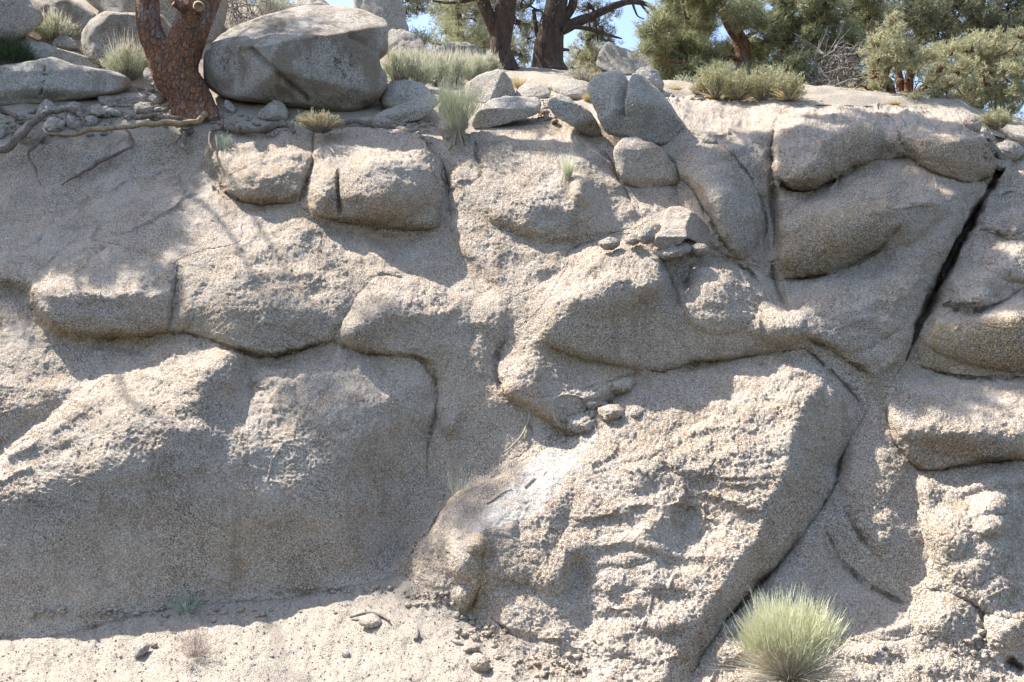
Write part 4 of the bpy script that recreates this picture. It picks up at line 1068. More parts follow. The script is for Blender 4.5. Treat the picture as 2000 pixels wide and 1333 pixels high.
for poly, lab in (
    ([(1172,762),(1190,745),(1228,735),(1246,738),(1240,756),(1205,768)], 'cracked rubble block on the right in the gap under the overhang'),
    ([(1132,786),(1150,776),(1178,780),(1188,790),(1160,800),(1138,798)], 'flat rubble flake in the gap under the overhang'),
    ([(1168,800),(1185,788),(1205,790),(1222,800),(1215,815),(1180,822)], 'pale rubble block directly above the lit slab edge'),
    ([(1100,818),(1125,806),(1160,815),(1172,830),(1140,850),(1108,838)], 'lowest rubble block of the gap under the overhang'),
):
    B = np.array(poly, float)
    rock(poly, lab, name='rubble_block', d=onface(B[:, 0].mean(), B[:, 1].max() - 6) - 0.01, Df=0.07, tilt=0.5, nth=56, ns=14, mat='face', cat='stone', group='rubble under the overhang', rough=1.2, sink=0.0)

# small broken stones packed among the roots and along the lip: uncountable
def rubble(name, label, areas, smin, smax, mat, seed):
    R = np.random.default_rng(seed)
    ico = np.array([(0,0,1),(.89,0,.45),(.28,.85,.45),(-.72,.53,.45),(-.72,-.53,.45),(.28,-.85,.45),(.72,.53,-.45),(-.28,.85,-.45),(-.89,0,-.45),(-.28,-.85,-.45),(.72,-.53,-.45),(0,0,-1)])
    icf = np.array([(0,1,2),(0,2,3),(0,3,4),(0,4,5),(0,5,1),(1,6,2),(2,7,3),(3,8,4),(4,9,5),(5,10,1),(6,7,2),(7,8,3),(8,9,4),(9,10,5),(10,6,1),(11,7,6),(11,8,7),(11,9,8),(11,10,9),(11,6,10)])
    VV, FF = [], []
    for x, y, sx_, sy_, n in areas:
        for _ in range(n):
            px, py = x + R.uniform(-sx_, sx_), y + R.uniform(-sy_, sy_)
            s = smin + (smax - smin) * R.random() ** 2.5
            q = ico * (0.7 + 0.6 * R.random((12, 1))) * s * np.array([1.2, 1.0, 0.7])
            t = R.random() * 6.28
            q = np.stack([q[:, 0] * math.cos(t) - q[:, 1] * math.sin(t), q[:, 0] * math.sin(t) + q[:, 1] * math.cos(t), q[:, 2]], -1)
            FF.append(icf + 12 * len(VV)); VV.append(q + at(px, py, hill_at(px, py) - 0.3 * s))
    tag(link(name, np.vstack(VV), np.vstack(FF), M[mat], smooth=False), label, 'rubble', kind='stuff')
rubble('stone_rubble', 'small broken stones packed among roots and boulders along the lip', ((100,240,130,26,170),(300,225,60,24,90),(500,240,90,16,60),(800,250,70,14,60),(1080,225,50,16,50),(1400,192,130,6,60),(1960,290,40,20,40),(250,195,60,20,50),(1040,190,60,20,50)), 0.006, 0.035, 'stone', 5)
rubble('foot_rubble', 'crumbled granite bits along the foot of the slabs', ((300,1196,240,8,90),(650,1152,120,6,60),(840,1170,50,14,70),(940,1225,50,22,80),(1060,1300,90,22,70),(1420,1240,50,20,40),(1760,1265,200,20,60),(1150,800,60,24,40),(1090,858,20,12,25),(1480,512,40,10,20)), 0.004, 0.020, 'face', 6)

# gravel scattered on the sand: one uncountable mass
yy, xx = np.where(BID[:-1, :-1] == 99)
pick = rng.choice(len(yy), 9000)
gp = P[yy[pick], xx[pick]] + rng.normal(0, 0.003, (9000, 3))
gs = 0.0018 + 0.0042 * rng.random(9000) ** 3 + (rng.random(9000) > 0.985) * 0.007
octv = np.array([(1,0,0),(0,1,0),(-1,0,0),(0,-1,0),(0,0,1),(0,0,-1)], float)
octf = np.array([(0,1,4),(1,2,4),(2,3,4),(3,0,4),(1,0,5),(2,1,5),(3,2,5),(0,3,5)])
gv = octv[None] * gs[:, None, None] * (0.6 + 0.8 * rng.random((9000, 6, 1))) * np.array([1.0, 1.0, 0.8])
ra = rng.random(9000) * 6.28
ca, sa = np.cos(ra)[:, None], np.sin(ra)[:, None]
gv = np.stack([gv[..., 0] * ca - gv[..., 1] * sa, gv[..., 0] * sa + gv[..., 1] * ca, gv[..., 2]], -1) + gp[:, None]
gf = (octf[None] + 6 * np.arange(9000)[:, None, None]).reshape(-1, 3)
tag(link('gravel', gv.reshape(-1, 3), gf, M['sand']), 'fine granite gravel strewn over the pale sand', 'gravel', kind='stuff')
# ------------------------------------------------------------------ wood and foliage builders
def tube(path, radii, seg=10, bumpy=0.0, bscale=12.0, sub=5, cap=True):
    path = np.asarray(path, float); radii = np.asarray(radii, float)
    Q = smooth_line(np.hstack([path, radii[:, None]]), sub)
    C, R = Q[:, :3], np.maximum(Q[:, 3], 0.0008)
    T = np.gradient(C, axis=0); T /= np.linalg.norm(T, axis=1, keepdims=True) + 1e-9
    ref = np.array([0.3, 1.0, 0.2]) if abs(T[0, 1]) < 0.8 else np.array([1.0, 0.1, 0.3])
    U = []
    u = np.cross(T[0], ref); u /= np.linalg.norm(u)
    for t in T:
        u = u - t * (u @ t); u /= np.linalg.norm(u) + 1e-9
        U.append(u)
    U = np.array(U); W = np.cross(T, U)
    th = np.linspace(0, 2 * np.pi, seg, endpoint=False)
    dirs = U[:, None] * np.cos(th)[None, :, None] + W[:, None] * np.sin(th)[None, :, None]
    V = C[:, None] + dirs * R[:, None, None]
    if bumpy > 0:
        q = V * np.array([bscale, bscale, bscale * 0.45])
        hh = 0.6 * noise(q * 0.35, 41) + 0.5 * (0.4 - np.abs(noise(q, 42))) + 0.25 * noise(q * 2.4, 43)
        V = V + dirs * (hh * bumpy)[..., None]
    n, s = V.shape[:2]
    i = np.arange(n * s).reshape(n, s)
    q = np.stack([i[:-1], i[1:], np.roll(i[1:], -1, 1), np.roll(i[:-1], -1, 1)], -1).reshape(-1, 4)
    V = V.reshape(-1, 3)
    if cap:
        V = np.vstack([V, C[0], C[-1]])
        a, b = len(V) - 2, len(V) - 1
        c0 = np.stack([np.full(s, a), np.roll(i[0], -1), i[0], np.full(s, a)], -1)[:, :3]
        c1 = np.stack([np.full(s, b), i[-1], np.roll(i[-1], -1)], -1)
        return V, q, np.vstack([c0, c1])
    return V, q, np.zeros((0, 3), int)

def join(parts):
    V, Q, T = [], [], []
    n = 0
    for v, q, t in parts:
        V.append(v); Q.append(q + n); T.append(t + n); n += len(v)
    Q = [x for x in Q if len(x)]; T = [x for x in T if len(x)]
    fl = []
    if Q: fl.append(np.vstack(Q))
    if T: fl.append(np.vstack(T))
    return np.vstack(V), fl

def pic_path(pts, d, rad, dd=None):
    """picture points and pixel radii at a depth -> world path and radii"""
    d = np.full(len(pts), d) if np.isscalar(d) else np.asarray(d, float)
    p = np.array([at(x, y, dd_) for (x, y), dd_ in zip(pts, d)])
    return p, np.asarray(rad, float) * d / F

def unit(a):
    return a / (np.linalg.norm(a, axis=-1, keepdims=True) + 1e-9)

def needles(C, up, n, L, w, spread=1.0, tone=None, R=None):
    """tufts of n needles at each centre"""
    R = R or rng
    N = len(C)
    dirs = unit(R.normal(size=(N, n, 3)) * spread + up[:, None])
    Ls = L * (0.65 + 0.6 * R.random((N, n, 1)))
    base = C[:, None] + R.normal(size=(N, n, 3)) * L * 0.22
    side = unit(np.cross(dirs, R.normal(size=(N, n, 3)))) * (w / 2)
    tip = base + dirs * Ls
    V = np.stack([base - side, base + side, tip], 2).reshape(-1, 3)
    T = np.arange(len(V)).reshape(-1, 3)
    to = R.random(N) if tone is None else tone
    to = np.clip(to[:, None] + 0.22 * R.normal(size=(N, n)), 0, 1)
    tone_v = np.repeat(to.ravel(), 3)
    tip_v = np.tile([0.0, 0.0, 1.0], N * n) * np.repeat(R.random(N * n), 3)
    return V, T, tone_v, tip_v

def blades(B, dirs, L, w, droop=0.15, segs=3, R=None):
    """curved tapering blades from points B"""
    R = R or rng
    n = len(B)
    t = np.linspace(0, 1, segs + 1)[None, :, None]
    L = np.asarray(L).reshape(n, 1, 1)
    bend = unit(R.normal(size=(n, 3)))[:, None] * 0.12 * L + np.array([0, 0, -1.0]) * droop * L
    C = B[:, None] + dirs[:, None] * L * t + bend * t * t
    side = unit(np.cross(dirs, R.normal(size=(n, 3))))[:, None] * np.asarray(w).reshape(-1, 1, 1) / 2 * (1 - 0.85 * t)
    V = np.stack([C - side, C + side], 2)                      # n, segs+1, 2, 3
    i = np.arange(n * (segs + 1) * 2).reshape(n, segs + 1, 2)
    q = np.stack([i[:, :-1, 0], i[:, :-1, 1], i[:, 1:, 1], i[:, 1:, 0]], -1).reshape(-1, 4)
    tip = np.broadcast_to(t[..., 0][:, :, None], (n, segs + 1, 2)).ravel()
    tone = np.repeat(R.random(n), (segs + 1) * 2)
    return V.reshape(-1, 3), q, tone, tip, C

LEAF = {
 'pinyon': leaf_mat('pinyon_needles', (0.15, 0.16, 0.08), (0.44, 0.44, 0.25), (0.56, 0.53, 0.33)),
 'dark_pine': leaf_mat('dark_pine_needles', (0.065, 0.072, 0.042), (0.22, 0.22, 0.13), (0.32, 0.30, 0.19)),
 'mahogany': leaf_mat('olive_leaves', (0.24, 0.235, 0.13), (0.54, 0.52, 0.32), (0.70, 0.65, 0.44)),
 'yellow_shrub': leaf_mat('yellow_green_leaves', (0.26, 0.25, 0.13), (0.52, 0.48, 0.28), (0.62, 0.56, 0.34)),
 'sage': leaf_mat('silvery_sage_leaves', (0.38, 0.40, 0.27), (0.64, 0.64, 0.47), (0.78, 0.74, 0.58)),
 'rabbit': leaf_mat('pale_green_blades', (0.50, 0.50, 0.29), (0.68, 0.67, 0.43), (0.84, 0.82, 0.62)),
 'wiry': leaf_mat('grey_green_blades', (0.32, 0.345, 0.21), (0.48, 0.50, 0.33), (0.56, 0.57, 0.40)),
 'spike': leaf_mat('pale_flower_spikes', (0.48, 0.46, 0.34), (0.70, 0.66, 0.52), (0.80, 0.70, 0.56)),
 'straw': leaf_mat('straw_blades', (0.38, 0.33, 0.24), (0.52, 0.46, 0.35), (0.56, 0.50, 0.38)),
 'gold': leaf_mat('golden_grass_blades', (0.38, 0.29, 0.13), (0.54, 0.43, 0.21), (0.58, 0.49, 0.28)),
 'blue_sprig': leaf_mat('blue_green_leaves', (0.26, 0.32, 0.24), (0.42, 0.48, 0.38), (0.50, 0.54, 0.44)),
 'dry_red': leaf_mat('dry_reddish_stems', (0.24, 0.17, 0.15), (0.36, 0.28, 0.25), (0.40, 0.32, 0.29)),
 'dark_green': leaf_mat('deep_green_needles', (0.035, 0.06, 0.02), (0.10, 0.14, 0.05), (0.14, 0.17, 0.07)),
 'cushion': leaf_mat('grey_olive_leaves', (0.32, 0.29, 0.17), (0.55, 0.48, 0.31), (0.70, 0.56, 0.36)),
}

def foliage(name, root, clumps, mat, dens=620, n=13, L=0.05, w=0.006, flat=0.8, spread=0.9, twigs=True, seed=1, hollow=0.45):
    """clumps: (world centre, radius). Returns crown mesh and the twigs inside it"""
    R = np.random.default_rng(seed)
    VV, TT, A, B = [], [], [], []
    tw = []
    off = 0
    for c, r in clumps:
        c = np.asarray(c)
        k = max(40, int(dens * 6.5 * r * r)) if r < 0.27 else max(40, int(dens * 1.3 * r * r))
        # small sprays inside the clump so that gaps stay open between them
        ns = max(6, int(10 + 40 * r))
        sd = unit(R.normal(size=(ns, 3)))
        sp = c + sd * np.array([1, 1, flat]) * (r * (hollow + (1 - hollow) * R.random((ns, 1)) ** 0.6))
        which = R.integers(0, ns, k)
        sr = 0.30 * r + 0.03
        pos = sp[which] + R.normal(size=(k, 3)) * sr * np.array([0.62, 0.62, 0.42])
        up = unit(pos - c) * 0.7 + np.array([0, 0, 0.45])
        tone_s = R.random(ns)
        v, t, a, b = needles(pos, up, n, L, w, spread, np.clip(0.25 + 0.6 * tone_s[which] + 0.1 * R.normal(size=k), 0, 1), R)
        VV.append(v); TT.append(t + off); A.append(a); B.append(b); off += len(v)
        if twigs:
            for j in range(min(ns, 9)):
                mid = (c + sp[j]) / 2 + R.normal(size=3) * 0.06 * r
                tw.append(tube([c, mid, sp[j]], [0.010 + 0.012 * r, 0.007, 0.003], 4, 0, sub=2, cap=False))
    o = link(name, np.vstack(VV), np.vstack(TT), mat, root, smooth=False, attrs={'tone': np.concatenate(A), 'tip': np.concatenate(B)})
    return o, tw

def clump_list(L, d, jit=0.35, seed=0):
    R = np.random.default_rng(seed + 50)
    out = []
    for c in L:
        dd = d + R.normal() * jit + (c[3] if len(c) > 3 else 0)
        out.append((at(c[0], c[1], dd), c[2] * dd / F))
    return out

def tree(name, label, trunk_paths, limb_paths, clumps, leaf, bark='dark_bark', group='conifers on the crest', bumpy=0.012, cat='tree', seed=1, dens=620, n=13, L=0.05, w=0.006, seg=14, link_r=0.018, hollow=0.45, flat=0.8):
    """trunk_paths / limb_paths: (world path, radii) lists"""
    root = empty(name, trunk_paths[0][0][0])
    tag(root, label, cat, group)
    near = [np.linalg.norm(p[0] - trunk_paths[0][0][0]) < 0.8 for p, r in trunk_paths]
    v, f = join([tube(p, r, seg, bumpy, 14, 7) for (p, r), k in zip(trunk_paths, near) if k])
    link('trunk', v, f, M[bark], root)
    for (p, r), k in zip(trunk_paths, near):
        if not k:
            v, f = join([tube(p, r, seg, bumpy, 14, 7)])
            link('trunk', v, f, M[bark], root)
    for p, r in limb_paths:
        t = tube(p, r, 8, bumpy * 0.4, 18, 5)
        link('limb', t[0], [t[1], t[2]], M[bark], root)
    o, tw = foliage('crown', root, clumps, LEAF[leaf], dens, n, L, w, seed=seed, hollow=hollow, flat=flat)
    # boughs from the nearest wood to each clump
    wood = np.vstack([smooth_line(p, 6) for p, r in trunk_paths + limb_paths])
    R = np.random.default_rng(seed + 9)
    for c, r in clumps:
        k = np.argmin(np.linalg.norm(wood - c, axis=1) + 0.7 * np.maximum(0, wood[:, 2] - c[2]))
        a = wood[k]
        ln = np.linalg.norm(c - a)
        if ln < 0.02: continue
        m1 = a * 0.65 + c * 0.35 + R.normal(size=3) * 0.07 * ln + np.array([0, 0, 0.05 * ln])
        m2 = a * 0.3 + c * 0.7 + R.normal(size=3) * 0.07 * ln
        tw.append(tube([a, m1, m2, c], [link_r, link_r * 0.8, link_r * 0.55, link_r * 0.3], 5, 0, sub=4, cap=False))
    v, f = join(tw)
    link('branches', v, f, M[bark], root)
    return root

# ------------------------------------------------------------------ the forked red-barked tree
d0 = hill_at(390, 236) + 0.12
dl = d0 + np.array([0, 0, 0, 0.0, 0.02, 0.05, 0.2, 0.5, 0.9])
tp = [
 pic_path([(392,250),(380,222),(364,185),(338,150),(325,125),(310,98),(295,65),(289,30),(287,-10),(270,-130),(215,-330)], d0 + np.array([0,0,0,0,0,0,0,0.02,0.05,0.2,0.6]), [52,42,37,37,34,27,23,21,21,20,16]),
 pic_path([(392,250),(384,222),(370,185),(352,150),(352,120),(364,85),(376,50),(387,15),(397,-20),(425,-140),(500,-330)], d0 + np.array([0,0,0,0,0,0,0,0,0.02,0.1,0.3]), [54,42,38,37,36,35,34,34,34,31,24]),
 # root flare running down to the right
 pic_path([(375,190),(398,215),(425,238),(452,252)], d0 + np.array([-0.03,-0.06,-0.08,-0.02]), [26,24,18,9]),
 pic_path([(372,200),(352,225),(345,245)], d0 + np.array([-0.05,-0.06,0.0]), [22,18,10]),
]
stub = pic_path([(372,30),(352,12),(338,4)], d0 + np.array([-0.06,-0.14,-0.18]), [11,10,7])
knot = pic_path([(388,13),(388,13.5)], d0 + np.array([-0.10,-0.19]), [12,9])
# crown: high boughs outside the frame; their shade falls on the upper left and upper right of the outcrop
shade = []
RS = np.random.default_rng(12)
def shade_clump(px, py, t, r):
    p, _ = face_p(px, py)
    shade.append((p + SUN * t, r))
for px, py, r in ((20,340,.30),(110,330,.30),(200,350,.30),(60,430,.26),(150,420,.28),(240,400,.26),(20,500,.22),(120,490,.16),(230,480,.18),(300,430,.16),(290,330,.20),(330,300,.14),(40,270,.2),(210,300,.2),(190,530,.10),(-60,420,.3),(-60,330,.3),(300,530,.08),
                  (1040,245,.07)):
    shade_clump(px, py, 3.2 + 0.8 * RS.random(), r)
for px, py, r in ((1260,300,.16),(1380,330,.18),(1450,390,.15),(1470,330,.12),(1560,260,.20),(1640,235,.16),(1720,235,.18),(1800,240,.18),(1870,260,.16),(1600,330,.16),(1550,420,.12),(1640,360,.14),(1700,400,.16),(1790,410,.20),(1660,500,.16),(1740,470,.16),(1600,560,.10),(1680,590,.17),(1750,610,.17),(1640,640,.10),(1720,690,.16),(1840,450,.14),(1930,500,.08),(1850,350,.12),(1460,470,.14),(1480,270,.10),(1560,470,.10)):
    shade_clump(px, py, 3.6 + 1.2 * RS.random(), r * 0.88)
top_l, top_r = tp[0][0][-1], tp[1][0][-1]
mid_r = np.mean([c for c, r in shade[22:]], 0)
limbs = [
    (np.array([tp[0][0][-2], tp[0][0][-1], np.mean([c for c, r in shade[:18]], 0) + [0, 0, -0.2]]), np.array([0.06, 0.05, 0.025])),
    (np.array([tp[1][0][-2], tp[1][0][-1], tp[1][0][-1] * 0.45 + mid_r * 0.55 + [0, 0, 0.3], mid_r, mid_r + [1.0, 0.2, 0.0]]), np.array([0.10, 0.08, 0.055, 0.035, 0.015])),
    stub, 
]
extra = [(tp[0][0][-1] + RS.normal(size=3) * np.array([0.7, 0.7, 0.3]) + [-1.9, -0.2, 1.3], 0.35) for _ in range(6)]
root = tree('pine_tree', 'forked tree with flaking red brown bark and roots spilling over the bank', tp, limbs, shade + extra, 'dark_pine', 'bark', None, 0.016, seed=3, seg=36, dens=1500, n=12, L=0.06, w=0.007, hollow=0.1)
kk = tube(knot[0], knot[1], 14, 0.0, sub=2)
link('branch_scar', kk[0], [kk[1], kk[2]], M['bare_root'], root)

def roots(label_parts, pts, rad, dd=None, mat='root', nm='root', seg=12, parent=root, bumpy=0.011):
    d = np.array([hill_at(x, y) for x, y in pts]) - 0.03
    if dd is not None: d = d + dd
    p, r = pic_path(pts, d, np.asarray(rad) * 0.66)
    q_ = smooth_line(np.hstack([p, r[:, None]]), 4)
    jit = np.stack([noise(q_[:, :3] * 9, 61), noise(q_[:, :3] * 9, 62), noise(q_[:, :3] * 9, 63)], -1)
    p = q_[:, :3] + jit * 0.018
    r = q_[:, 3] * (1 + 0.35 * noise(q_[:, :3] * 14, 64))
    t = tube(p, r, seg, np.minimum(bumpy, r.max() * 0.4), 34, 4)
    o = link(nm, t[0], [t[1], t[2]], M[mat], parent)
    if label_parts: o['label'] = label_parts
    return o
roots('pale bare root stretching left, stripped of its bark', [(400,222),(392,236),(370,241),(320,243),(270,246),(220,252),(160,259),(110,263),(92,262)], [9,9,8,8,7.5,7,5,4,3], -0.20, 'bare_root', seg=14, bumpy=0.010)
roots(None, [(92,262),(84,270),(72,284),(60,292),(58,305),(64,320),(72,345),(76,362)], [3,3.5,4,4,3,2.2,1.6,1], -0.16)
roots(None, [(62,318),(70,330),(70,350),(72,360)], [1.5,1.2,1,.7], -0.16)
roots('thick dark root arching over stones at the far left', [(-40,296),(0,294),(25,282),(45,262),(65,240),(90,222),(115,216),(140,216),(155,224),(165,240)], [10,11,11,10,9,8,7,8,7,4], -0.30, 'root', seg=16, bumpy=0.016)
roots(None, [(128,220),(132,234),(142,250)], [4,4,2.5], -0.28)
roots(None, [(-20,215),(10,218),(35,228),(55,236)], [7,7,6,3], -0.15)
roots('long root hugging the sandy bank', [(247,255),(255,270),(258,284),(246,294),(225,302),(200,314),(175,330),(150,345),(120,360)], [4,5,6,5,6,7,6,4,2], -0.02)
roots(None, [(395,228),(410,232),(418,228),(425,225)], [8,7,5,3], -0.14)
roots(None, [(430,222),(436,240),(428,252),(410,258),(408,275),(412,292),(418,300)], [5,5,5,4,4,3,1.5], -0.10)
roots(None, [(376,250),(352,252),(356,262),(348,272),(332,280),(324,288)], [4,4,3.5,3,2,1.3], -0.06)
roots(None, [(375,255),(360,268),(356,285),(362,298)], [7,7,6,3], -0.03)
roots(None, [(410,262),(420,262),(425,275),(424,290)], [2.5,2.5,2,1], -0.08)
roots('dark root running right under the giant boulder', [(440,248),(480,254),(520,252),(540,246),(562,246),(578,256)], [10,10,10,11,9,4], -0.10, seg=16, bumpy=0.016)
roots(None, [(640,240),(690,238),(740,246),(780,252),(810,262),(840,278)], [7,7,8,7,5,2.5], -0.06, seg=12)
roots(None, [(262,230),(300,228),(340,234),(370,238)], [6,7,8,8], -0.10)
roots(None, [(880,262),(884,278),(876,292)], [3,2.5,1], 0.0)

# ------------------------------------------------------------------ trees on the crest
dA = 11.0
tree('pine_tree', 'slim two stemmed dark pine left of the thick dark pine', [pic_path([(986,146),(980,118),(977,92),(985,40),(990,-20),(996,-160)], dA, [32,25,20,21,20,15]), pic_path([(980,112),(972,75),(958,40),(938,-10),(905,-110)], dA, [16,14,13,12,9])],
     [pic_path([(940,-5),(905,3),(875,6),(845,2)], dA, [5,4,3,2]), pic_path([(966,60),(972,30),(990,10)], dA, [6,4,3])],
     clump_list([(945,20,36,.5),(960,88,24,.5),(1010,40,34,.6),(1030,75,30,.8),(1035,12,40,.6),(1018,108,20,.8),(925,-30,60),(990,-60,70),(880,-70,70),(1040,-60,60),(960,-140,80),(900,-150,80),(1010,-180,80)], dA, 0.4, 1), 'dark_pine', seed=11, n=11, L=0.055)
tree('pine_tree', 'thick dark pine with a long bare limb reaching right against the sky', [pic_path([(1071,142),(1070,120),(1072,90),(1080,50),(1086,10),(1092,-50),(1098,-200)], dA + 0.5, [40,31,29,23,22,20,15])],
     [pic_path([(1084,62),(1105,54),(1130,42),(1165,28),(1200,12),(1228,4),(1255,6),(1272,16),(1282,28)], dA + 0.5, [13,12,10,8,7,6,5,3,2]),
      pic_path([(1084,58),(1100,40),(1115,18),(1122,-10),(1125,-60)], dA + 0.5, [11,9,9,8,6]), pic_path([(1098,58),(1120,54),(1150,57),(1185,68),(1215,76)], dA + 0.4, [5,4,4,3,1.5]),
      pic_path([(1150,8),(1160,22),(1164,50),(1168,85)], dA + 0.5, [3,3,2.5,1.5]), pic_path([(1235,5),(1240,20),(1246,32),(1258,38)], dA + 0.5, [2.5,2,1.5,1]), pic_path([(1250,6),(1264,24),(1276,34)], dA + 0.5, [2.5,1.8,1]), pic_path([(1078,88),(1095,96),(1112,98)], dA + 0.5, [6,4,2.5]), pic_path([(1066,100),(1050,70),(1042,20)], dA + .6, [6,5,4])],
     clump_list([(1148,18,26,.5),(1165,48,24,.4),(1180,64,20),(1150,72,22,.6),(1130,-30,50),(1180,-50,55),(1090,-110,80),(1160,-130,80),(1040,-130,70),(1060,50,18,.7),(1196,22,14,.4),(1190,80,14)], dA + 0.5, 0.3, 2), 'dark_pine', seed=12, n=11, L=0.055)
tree('pinyon_tree', 'loose grey green pinyon against the sky left of the dark trunks', [pic_path([(905,135),(902,90),(895,40),(900,-40)], 13.2, [10,8,7,4])], [],
     clump_list([(868,60,30),(855,86,22),(888,30,34),(915,72,36),(880,100,26),(935,50,30),(940,95,26),(905,108,24),(870,20,26),(950,20,30),(905,-10,40),(930,112,18),(1000,90,26),(1020,118,18),(960,-30,40)], 13.2, 0.4, 3), 'pinyon', seed=13, n=11, L=0.06, w=0.008)
tree('pinyon_tree', 'small cone shaped pinyon under the bare limb', [pic_path([(1150,150),(1150,110),(1148,70)], 12.2, [5,4,3])], [],
     clump_list([(1150,80,20),(1135,100,22),(1166,100,22),(1128,120,22),(1155,120,26),(1178,118,18),(1150,136,24),(1180,135,16),(1120,134,14)], 12.2, 0.2, 4), 'mahogany', seed=14, dens=900, n=11, L=0.05)
tree('pine_tree', 'dark pine bough hanging over the rock pinnacle', [pic_path([(720,120),(730,20),(760,-80),(790,-160)], 10.8, [16,13,10,7])], [pic_path([(765,-90),(800,-40),(815,0)], 10.8, [6,4,2])],
     clump_list([(800,2,30),(770,-12,26),(826,-6,22),(815,18,14),(790,26,12),(740,-30,30),(700,-40,40),(660,-50,40),(810,-50,50)], 10.6, 0.2, 5), 'dark_pine', seed=15, n=12)
tree('pinyon_tree', 'bright green long needled pinyon with an orange leaning trunk', [pic_path([(1440,190),(1452,120),(1446,80),(1428,52),(1412,22),(1404,-10),(1398,-80)], 9.3, [18,16,14,11,9,9,6])], [pic_path([(1418,28),(1395,22),(1365,26),(1340,40)], 9.3, [5,4,3,2]), pic_path([(1446,90),(1462,70),(1480,64)], 9.3, [5,4,2])],
     clump_list([(1290,55,30),(1282,92,24),(1318,22,36),(1330,85,38),(1300,118,22),(1360,55,34,.4),(1372,115,36),(1418,105,26,.3),(1380,15,34,.3),(1340,138,24),(1312,148,18),(1470,40,30),(1450,15,34,.3),(1400,-40,50),(1340,-30,50),(1470,105,30,.4),(1400,150,24),(1440,150,26),(1268,60,18),(1262,95,14),(1300,80,26,.3),(1350,100,26),(1330,160,18),(1375,170,16),(1430,170,18),(1470,160,20),(1300,140,16)], 9.0, 0.25, 6), 'pinyon', 'bark', seed=16, n=15, L=0.075, w=0.007, dens=1200, hollow=.2)
tree('pinyon_tree', 'broad olive green tree with grey dead branches underneath', [pic_path([(1668,205),(1655,150),(1650,90),(1662,40),(1640,-40)], 9.4, [14,12,11,10,8]), pic_path([(1660,120),(1690,60),(1668,0),(1640,-60)], 9.6, [9,9,8,6])], [],
     clump_list([(1510,45,28),(1498,80,24),(1530,95,32),(1552,35,36),(1585,80,38),(1620,35,38),(1650,75,36,.3),(1560,128,32),(1610,125,32),(1690,40,32),(1680,105,26,.3),(1600,-15,50),(1690,-15,40),(1530,5,34),(1640,140,24,.4),(1515,130,26),(1480,150,20,.5),(1590,160,18),(1540,62,26),(1632,100,26),(1660,150,24),(1700,165,20),(1625,178,16),(1500,155,20),(1560,170,16),(1690,190,14),(1590,185,12)], 9.1, 0.25, 7), 'pinyon', seed=17, n=13, L=0.045, w=0.008, dens=1500, hollow=.25)
tree('pine_tree', 'dark dense conifer filling the upper right corner behind olive shrubs', [pic_path([(1905,215),(1890,120),(1905,40),(1930,-60)], 11.0, [16,14,12,9]), pic_path([(1720,160),(1712,60),(1690,0),(1660,-70)], 10.6, [15,13,12,10])],
     [pic_path([(1890,100),(1950,50),(2010,0)], 10.8, [6,5,4]), pic_path([(1895,60),(1850,30),(1800,10)], 10.8, [5,4,2])],
     clump_list([(1752,28,42),(1740,75,34),(1800,20,44),(1860,15,40),(1830,60,32),(1905,40,44),(1965,20,46),(1890,88,36),(1960,80,42),(2010,60,40),(1790,75,28,.4),(1850,-40,60),(1770,-50,60),(1950,-50,60),(1840,110,30,.5),(1920,130,36,.6),(1990,120,36,.6),(1720,120,26,.6),(1850,150,30,.8),(1950,170,36,.8),(2020,160,40,.6),(1790,120,26,.8),(1710,20,30,.4)], 10.6, 0.4, 8), 'dark_pine', seed=18, n=11, L=0.06, w=0.010, dens=900)
tree('small_tree', 'low multi stemmed tree with sunlit yellow olive leaves on the long top block', [pic_path([(1744,212),(1740,180),(1736,162),(1722,148),(1705,140)], 7.75, [11,9,8,6,4]), pic_path([(1766,212),(1774,185),(1776,150),(1782,125)], 7.8, [10,9,8,6]), pic_path([(1764,212),(1782,190),(1800,174),(1820,160)], 7.7, [9,8,7,5]), pic_path([(1762,205),(1758,165),(1752,130)], 7.85, [8,7,5])],
     [pic_path([(1812,166),(1850,150),(1900,140),(1960,140)], 7.8, [5,4,3,2]), pic_path([(1722,148),(1700,155),(1690,170)], 7.7, [3,2.5,1.5])],
     clump_list([(1742,38,15),(1745,62,16),(1735,90,26),(1708,88,20),(1765,95,26),(1720,118,24),(1750,122,26),(1785,110,24),(1700,142,14),(1820,112,24),(1855,110,26),(1895,105,28),(1905,78,20),(1945,105,28),(1952,72,12),(1985,100,26),(1835,140,22),(1880,140,28),(1930,140,28),(1975,138,28),(1850,172,20),(1895,182,24),(1945,190,26),(1820,188,14),(1985,185,28),(1992,75,18),(1780,140,18),(1870,200,16),(1970,215,18),(1700,182,18),(1830,196,18),(1885,208,18),(1935,220,18),(1652,186,16),(1790,195,14),(1720,165,18)], 7.6, 0.16, 9), 'mahogany', 'bark', 'shrubby trees on the crest', 0.006, seed=19, n=12, L=0.032, w=0.006, dens=2200, link_r=0.010, seg=12, hollow=.3)

